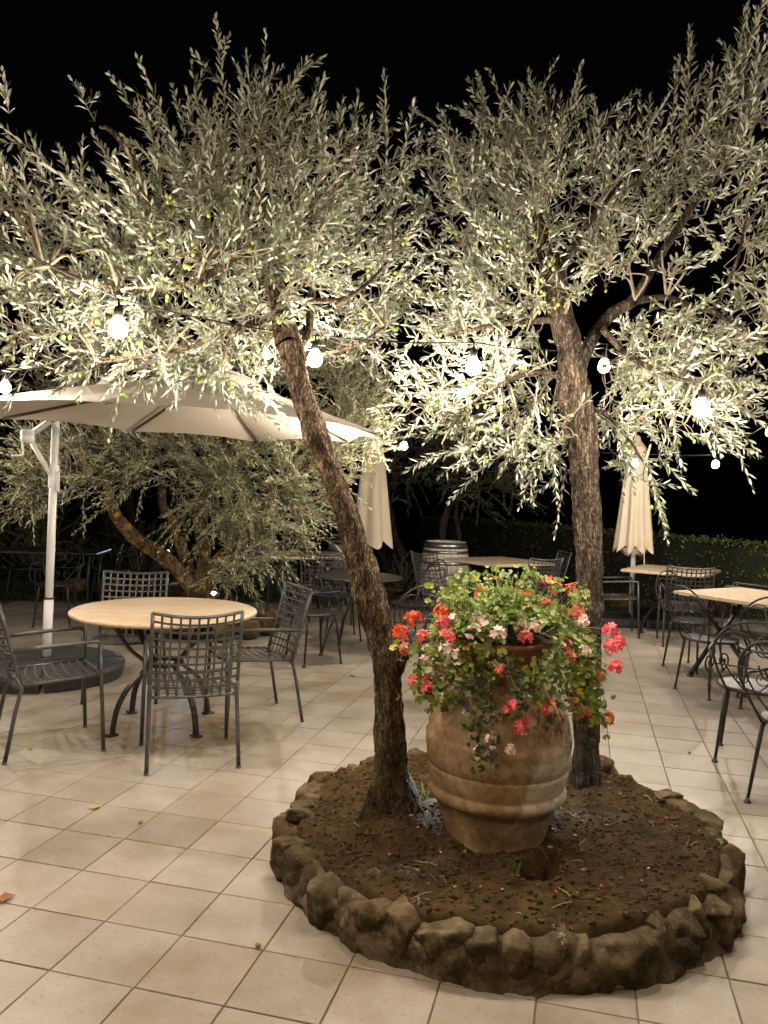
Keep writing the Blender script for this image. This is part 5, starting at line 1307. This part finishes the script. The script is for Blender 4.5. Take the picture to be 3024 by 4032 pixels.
for i in range(5):
    for k in range(24):
        a = 2 * pi * k / 24; r = .02 + .30 * i / 4
        vp.append(ul((hub.x + r * cos(a), hub.y + r * sin(a), hub.z + .07 - .10 * (i / 4) ** 1.2)))
vt.add(vp, [(i * 24 + k, (i + 1) * 24 + k, (i + 1) * 24 + (k + 1) % 24, i * 24 + (k + 1) % 24) for i in range(4) for k in range(24)]); vt.build('vent', M['canvas'], can, smooth=True)
for k in range(NV):
    r_ = MB(); r_.tube([ul(hub + Vector((0, 0, -.05))), ul(hub.lerp(vert[k], .5) + Vector((0, 0, -.012))), ul(hub.lerp(vert[k], .97) + Vector((0, 0, -.012)))], .012, 6); r_.build('rib', M['rib'], um, smooth=True)
p_ = MB(); p_.tube([(0, 0, .10), (.03, .005, 2.07)], .031, 16); p_.build('pole', M['white_metal'], um, smooth=True)
c_ = MB(); c_.tube([(.022, .004, 1.50), (.026, .004, 1.68)], .040, 16); c_.box((.066, -.02, 1.55), (.02, .03, .16)); c_.build('collar', M['white_metal'], um, smooth=False)
c_ = MB(); c_.tube([(-.002, 0, .12), (.008, .002, .62)], .036, 16); c_.build('sleeve', M['white_metal'], um, smooth=True)
c_ = MB(); c_.tube([(.009, .002, .615), (.0095, .002, .63)], .040, 16); c_.build('clamp', M['plastic'], um)
s_ = MB(); s_.tube([(.02, 0, 1.57), (-.14, -.07, 1.88)], .021, 10); s_.build('strut', M['white_metal'], um, smooth=True)
ck = MB(); ck.lathe([(.001, -.05), (.05, -.05), (.055, -.02), (.055, .03), (.045, .05), (.001, .05)], 14, (-.155, -.07, 1.90), close=False); ck_o = ck.build('crank_housing', M['white_metal'], um, smooth=True)
ch = MB(); ch.tube([(-.19, -.09, 1.88), (-.165, -.12, 1.75), (-.20, -.16, 1.74), (-.235, -.17, 1.735)], .009, 8); ch.build('crank_handle', M['white_metal'], ck_o, smooth=True)
ar = MB(); ar.tube([(-.15, -.07, 1.90), (.10, .03, 2.12), (.55, -.05, 2.44), (1.05, -.14, 2.60), (1.30, -.20, 2.58), (1.32, -.22, 2.45)], .026, 12); ar.build('arm', M['white_metal'], um, smooth=True)
# weighted base of four plastic quarters
for q in range(4):
    b_ = MB(); a0 = q * pi / 2 + .03 + .35; a1 = (q + 1) * pi / 2 - .03 + .35
    an = np.linspace(a0, a1, 12); vs = []
    for z, ro_, ri in ((0, .58, .07), (.095, .60, .07), (.125, .585, .07), (.138, .53, .07)):
        for a in an: vs.append((ro_ * cos(a), ro_ * sin(a), z))
        for a in an[::-1]: vs.append((ri * cos(a), ri * sin(a), z))
    n_ = 24; fc = [tuple(range(n_ - 1, -1, -1)), tuple(3 * n_ + i for i in range(n_))]
    for L in range(3):
        for i in range(n_):
            fc.append((L * n_ + i, L * n_ + (i + 1) % n_, (L + 1) * n_ + (i + 1) % n_, (L + 1) * n_ + i))
    b_.add(vs, fc); b_.build('base_weight', M['plastic'], um)
bc = MB(); bc.lathe([(.065, .0), (.065, .14), (.045, .15), (.045, .16)], 16); bc.build('base_socket', M['plastic'], um, smooth=False)

def closed_umbrella(name, label, loc, z0, z1, r_bot, r_top, pleats, pole, squash=1.0, base=True):
    u = thing(name, label, 'umbrella', loc, group='closed parasols')
    mb = MB(); seg = pleats * 8; lv_n = 22; vs = []
    for i in range(lv_n + 1):
        t = i / lv_n; r = r_top + (r_bot - r_top) * (t ** .8)
        for k in range(seg):
            a = 2 * pi * k / seg
            fold = 1 + (.05 + .17 * t) * cos(pleats * a + .6 * noise.noise(Vector((cos(a), sin(a), t * 2))))
            z = z1 + (z0 - z1) * t + (0.05 * t ** 4) * cos(pleats * a + pi) + .02 * t ** 4 * noise.noise(Vector((cos(a) * 3, sin(a) * 3, 1)))
            vs.append((r * fold * cos(a), r * fold * sin(a) * squash, z))
    mb.add(vs, [(i * seg + k, (i + 1) * seg + k, (i + 1) * seg + (k + 1) % seg, i * seg + (k + 1) % seg) for i in range(lv_n) for k in range(seg)])
    # folded hem tucked inside
    can = mb.build('canopy', M['canvas2'], u, smooth=True)
    if pole:
        p = MB(); p.tube([(0, 0, .1), (0, 0, z1 + .1)], .032, 14); p.build('pole', M['white_metal'], u, smooth=True)
        hm = MB(); hseg = pleats * 8; vs = []
        for i in range(5):
            t = i / 4
            for k in range(hseg):
                a = 2 * pi * k / hseg; r = (r_bot * .92 - .05 * t) * (1 + .16 * cos(pleats * a + .5)) * (1 - .25 * t)
                vs.append((r * cos(a), r * sin(a), z0 + .03 - .10 * t + .02 * cos(pleats * a * 1.0 + 1)))
        hm.add(vs, [(i * hseg + k, (i + 1) * hseg + k, (i + 1) * hseg + (k + 1) % hseg, i * hseg + (k + 1) % hseg) for i in range(4) for k in range(hseg)]); hm.build('hem', M['canvas2'], can, smooth=True)
        tie = MB(); tie.strip([(.10, -.10, z0 + .02), (.11, -.11, z0 - .18), (.10, -.105, z0 - .30)], (1, 0, 0), .014, .002); tie.build('tie_strap', M['canvas2'], u)
    cap = MB(); cap.lathe([(.001, z1 + .14), (.03, z1 + .12), (.045, z1 + .06), (r_top * 1.1, z1 - .01)], 16, close=False); cap.build('finial', M['canvas2'], u, smooth=True)
    if base:
        for qx, qy in ((-1, -1), (1, -1), (1, 1), (-1, 1)):
            b_ = MB(); b_.box((qx * .29, qy * .29, .055), (.56, .56, .11)); bevel(b_.build('base_weight', M['plastic'], u), .03, 3)
    return u
closed_umbrella('closed_parasol', 'closed cream parasol with pleated canvas standing before the hedge on the right', (3.22, 10.15, 0), .93, 2.25, .215, .09, 9, True)
hp = closed_umbrella('closed_parasol', 'tall closed cream parasol partly hidden behind the leaning trunk', (-0.16, 10.1, 0), .88, 2.35, .24, .08, 5, False, .8, False)
p = MB(); p.tube([(.0, .30, -.03), (0, .30, 2.5)], .035, 12); p.build('pole', M['iron_dark'], hp, smooth=True)
a = MB(); a.tube([(0, .30, 2.45), (0, .15, 2.55), (0, 0, 2.42)], .02, 8); a.build('arm', M['iron_dark'], hp, smooth=True)

# ------------------------------------------------------------------ barrels
def barrel(label, loc, s=1.0):
    b = thing('oak_barrel', label, 'barrel', loc, group='old oak barrels')
    H = .92 * s
    def rad(z): return (.285 + .062 * (1 - ((z / H - .5) / .5) ** 2)) * s
    nst = 22
    for k in range(nst):
        a0, a1 = 2 * pi * k / nst + .006, 2 * pi * (k + 1) / nst - .006
        m = MB(); vs = []; zz = np.linspace(0, H, 9)
        dz = random.uniform(-.003, .003)
        for z in zz:
            r = rad(z) + dz
            vs += [(r * cos(a0), r * sin(a0), z), (r * cos(a1), r * sin(a1), z), ((r - .025) * cos(a1), (r - .025) * sin(a1), z), ((r - .025) * cos(a0), (r - .025) * sin(a0), z)]
        m.add(vs, [(i * 4 + j, i * 4 + (j + 1) % 4, i * 4 + 4 + (j + 1) % 4, i * 4 + 4 + j) for i in range(8) for j in range(4)] + [(3, 2, 1, 0), (32, 33, 34, 35)])
        m.build('stave', M['oak'], b)
    for z0, z1 in ((.015, .06), (.12, .17), (.27, .315), (.605, .65), (.76, .80), (.83, .915)):
        m = MB(); z0, z1 = z0 * s, z1 * s; m.lathe([(rad(z0) + .001, z0), (rad(z0) + .006, z0), (rad(z1) + .006, z1), (rad(z1) + .001, z1)], 48, close=False); m.build('hoop', M['hoop'], b, smooth=True)
    e = MB(); e.lathe([(.001, H - .05), (.26 * s, H - .05)], 24, close=False); e.build('earth_fill', M['soil'], b)
barrel('old oak barrel with bright steel hoops standing on the lawn behind the lattice chair', (0.89, 11.2, -.03))
barrel('dim bluish barrel far behind the leaning trunk', (-0.64, 13.6, -.03), .9)

# ------------------------------------------------------------------ festoon lights
BULB_ME = {}
def bulb(loc, label, warm=False):
    b = thing('festoon_bulb', label, 'light bulb', loc, group='festoon bulbs')
    if not BULB_ME:
        s = MB(); s.lathe([(.001, .085), (.003, .084), (.004, .062), (.012, .060), (.0145, .055), (.015, .030), (.014, .022), (.001, .022)], 14, close=False); o = s.build('socket', M['cord'], b, smooth=True); BULB_ME['s'] = o.data
        g = MB(); g.lathe([(.012, .024), (.018, .014), (.026, .001), (.0308, -.015), (.0295, -.031), (.0217, -.043), (.0104, -.0485), (.001, -.049)], 14, close=False); o = g.build('globe', M['bulb'], b, smooth=True); BULB_ME['g'] = o.data
    else:
        for nme, kk in (('socket', 's'), ('globe', 'g')):
            if warm and kk == 'g':
                if 'w' not in BULB_ME:
                    BULB_ME['w'] = BULB_ME['g'].copy(); BULB_ME['w'].materials[0] = M['bulb_warm']
                kk = 'w'
            o = bpy.data.objects.new(nme, BULB_ME[kk]); COL.objects.link(o); o.parent = b
    return b
def cord(pts, label, r=.0026):
    """cable sagging between its bulbs; pts are the hanging points"""
    P = [Vector(p) for p in pts]; path = []
    for i in range(len(P) - 1):
        L = (P[i + 1] - P[i]).length
        for j in range(8):
            t = j / 8; q = P[i].lerp(P[i + 1], t); q.z -= .018 * L * sin(pi * t); path.append(q)
    path.append(P[-1])
    m = MB(); m.tube(path, r, 6); return tag(m.build('festoon_cable', M['cord'], smooth=True), label, 'cable', 'festoon cables')
S1 = [((-.94, 2.75, 2.099), 'lit bulb hanging in front of the leaning olive crown, left of its trunk'), ((-.319, 3.42, 2.126), 'lit bulb glowing against the right side of the leaning trunk'), ((.351, 3.30, 2.095), 'lit bulb midway between the two olive trunks'),
      ((1.165, 4.30, 2.284), 'lit bulb just right of the upright trunk'), ((1.265, 3.20, 1.942), 'lit bulb low in the right-hand crown near the edge')]
S2 = [((-2.22, 4.6, 2.10), 'lit bulb at the left edge beside the umbrella canopy'), ((.17, 7.5, 2.01), 'small lit bulb right of the umbrella tip'), ((-1.0, 6.5, 2.66), 'added lit bulb above the open umbrella, hidden in the boughs'), ((-3.45, 6.35, 2.0), 'added lit bulb out of view left of the umbrella pole'), ((-.48, 6.85, 1.87), 'added lit bulb hidden behind the leaning trunk'), ((2.55, 8.1, 1.95), 'small lit bulb above the closed parasol'), ((3.33, 8.0, 1.957), 'bare lit bulb against the black sky on the right')]  # bulbs above the umbrella, left of its pole, behind the trunk: added light
S3 = [((-1.42, 1.35, 2.28), 'added amber lit bulb out of view overhead, next along the cable from the leftmost crown bulb'), ((-2.9, .6, 2.45), 'added amber lit bulb out of view overhead, over the tiles far left'), ((3.62, 7.5, 2.25), 'lit bulb cut by the right edge above the hedge'),  # overhead pair is added, out of view, to light the front
      ((2.7, 2.9, 2.30), 'added lit bulb out of view over the right of the terrace beyond the planter'), ((-2.75, 3.9, 1.98), 'added lit bulb out of view over the left side of the terrace'), ((4.4, 6.8, 2.2), 'added lit bulb out of view over the square table at the right'),  # out-of-view bulbs, added to brighten the sides
      ((.35, .55, 2.85), 'added amber lit bulb out of view high overhead, over the middle of the tiles')]  # added overhead, out of view, as front light
for lst in (S1, S2, S3):
    for p, l in lst: bulb(p, l, p[1] < 2.0)
hang = lambda p: (p[0], p[1], p[2] + .085)
cord([(-2.3, -1.3, 2.5), hang(S3[1][0]), hang(S3[0][0]), hang(S1[0][0]), hang(S1[1][0]), hang(S1[2][0]), hang(S1[3][0])], 'black festoon cable running from upper left past both olive trunks')
cord([hang(S1[3][0]), hang(S1[4][0]), hang(S3[3][0]), hang(S3[6][0]), (-.2, -1.4, 2.9)], 'black festoon cable right of the upright trunk')
cord([hang(S3[4][0]), hang(S2[0][0]), hang(S2[2][0]), hang(S2[4][0]), hang(S2[1][0])], 'far festoon cable passing over the open umbrella')
cord([hang(S2[1][0]), hang(S2[5][0]), hang(S2[6][0]), hang(S3[2][0]), hang(S3[5][0])], 'thin festoon cable against the dark sky on the right', .0026)
cord([hang(S3[4][0]), hang(S2[3][0]), (-4.6, 9.8, 2.5)], 'festoon cable for the added bulbs along the left of the terrace')  # carries only added bulbs
# ------------------------------------------------------------------ garden spotlights
def spot(loc, aim, label, mat, s=1.0):
    g = thing('garden_spotlight', label, 'spotlight', loc, group='garden spotlights')
    d = Vector(aim).normalized(); q = d.to_track_quat('Z', 'Y')
    def place(mb):
        mb.v = [tuple(q @ Vector(v) + Vector((0, 0, .05))) for v in mb.v]; return mb
    b = MB(); b.lathe([(.012 * s, -.06 * s), (.03 * s, -.05 * s), (.034 * s, 0), (.036 * s, .035 * s), (.031 * s, .035 * s), (.029 * s, .012 * s)], 18, close=False); place(b).build('housing', M['cord'], g, smooth=True)
    l = MB(); l.lathe([(.001, .020 * s), (.018 * s, .019 * s), (.0285 * s, .016 * s)], 18, close=False); place(l).build('lens', mat, g, smooth=True)
    st = MB(); st.tube([(0, 0, -.08), (0, 0, .05)], .006, 6); st.build('spike', M['cord'], g)
spot((.30, 3.60, .30), (-.10, -.75, -.42), 'small bluish spotlight behind the left of the terracotta jar', M['spot'])
spot((.70, 3.52, .24), (.80, -.30, -.10), 'small bluish spotlight behind the right of the terracotta jar', M['spot'], .8)
spot((-3.15, 11.5, .50), (.25, -.95, .22), 'bright bluish spotlight glinting through the many-stemmed olive', M['spot_far'], 2.0)
spot((-2.15, 10.1, .12), (.10, -.62, .78), 'bluish spotlight on the ground behind the many-stemmed olive, lighting its boughs', M['spot_far'], 1.2)
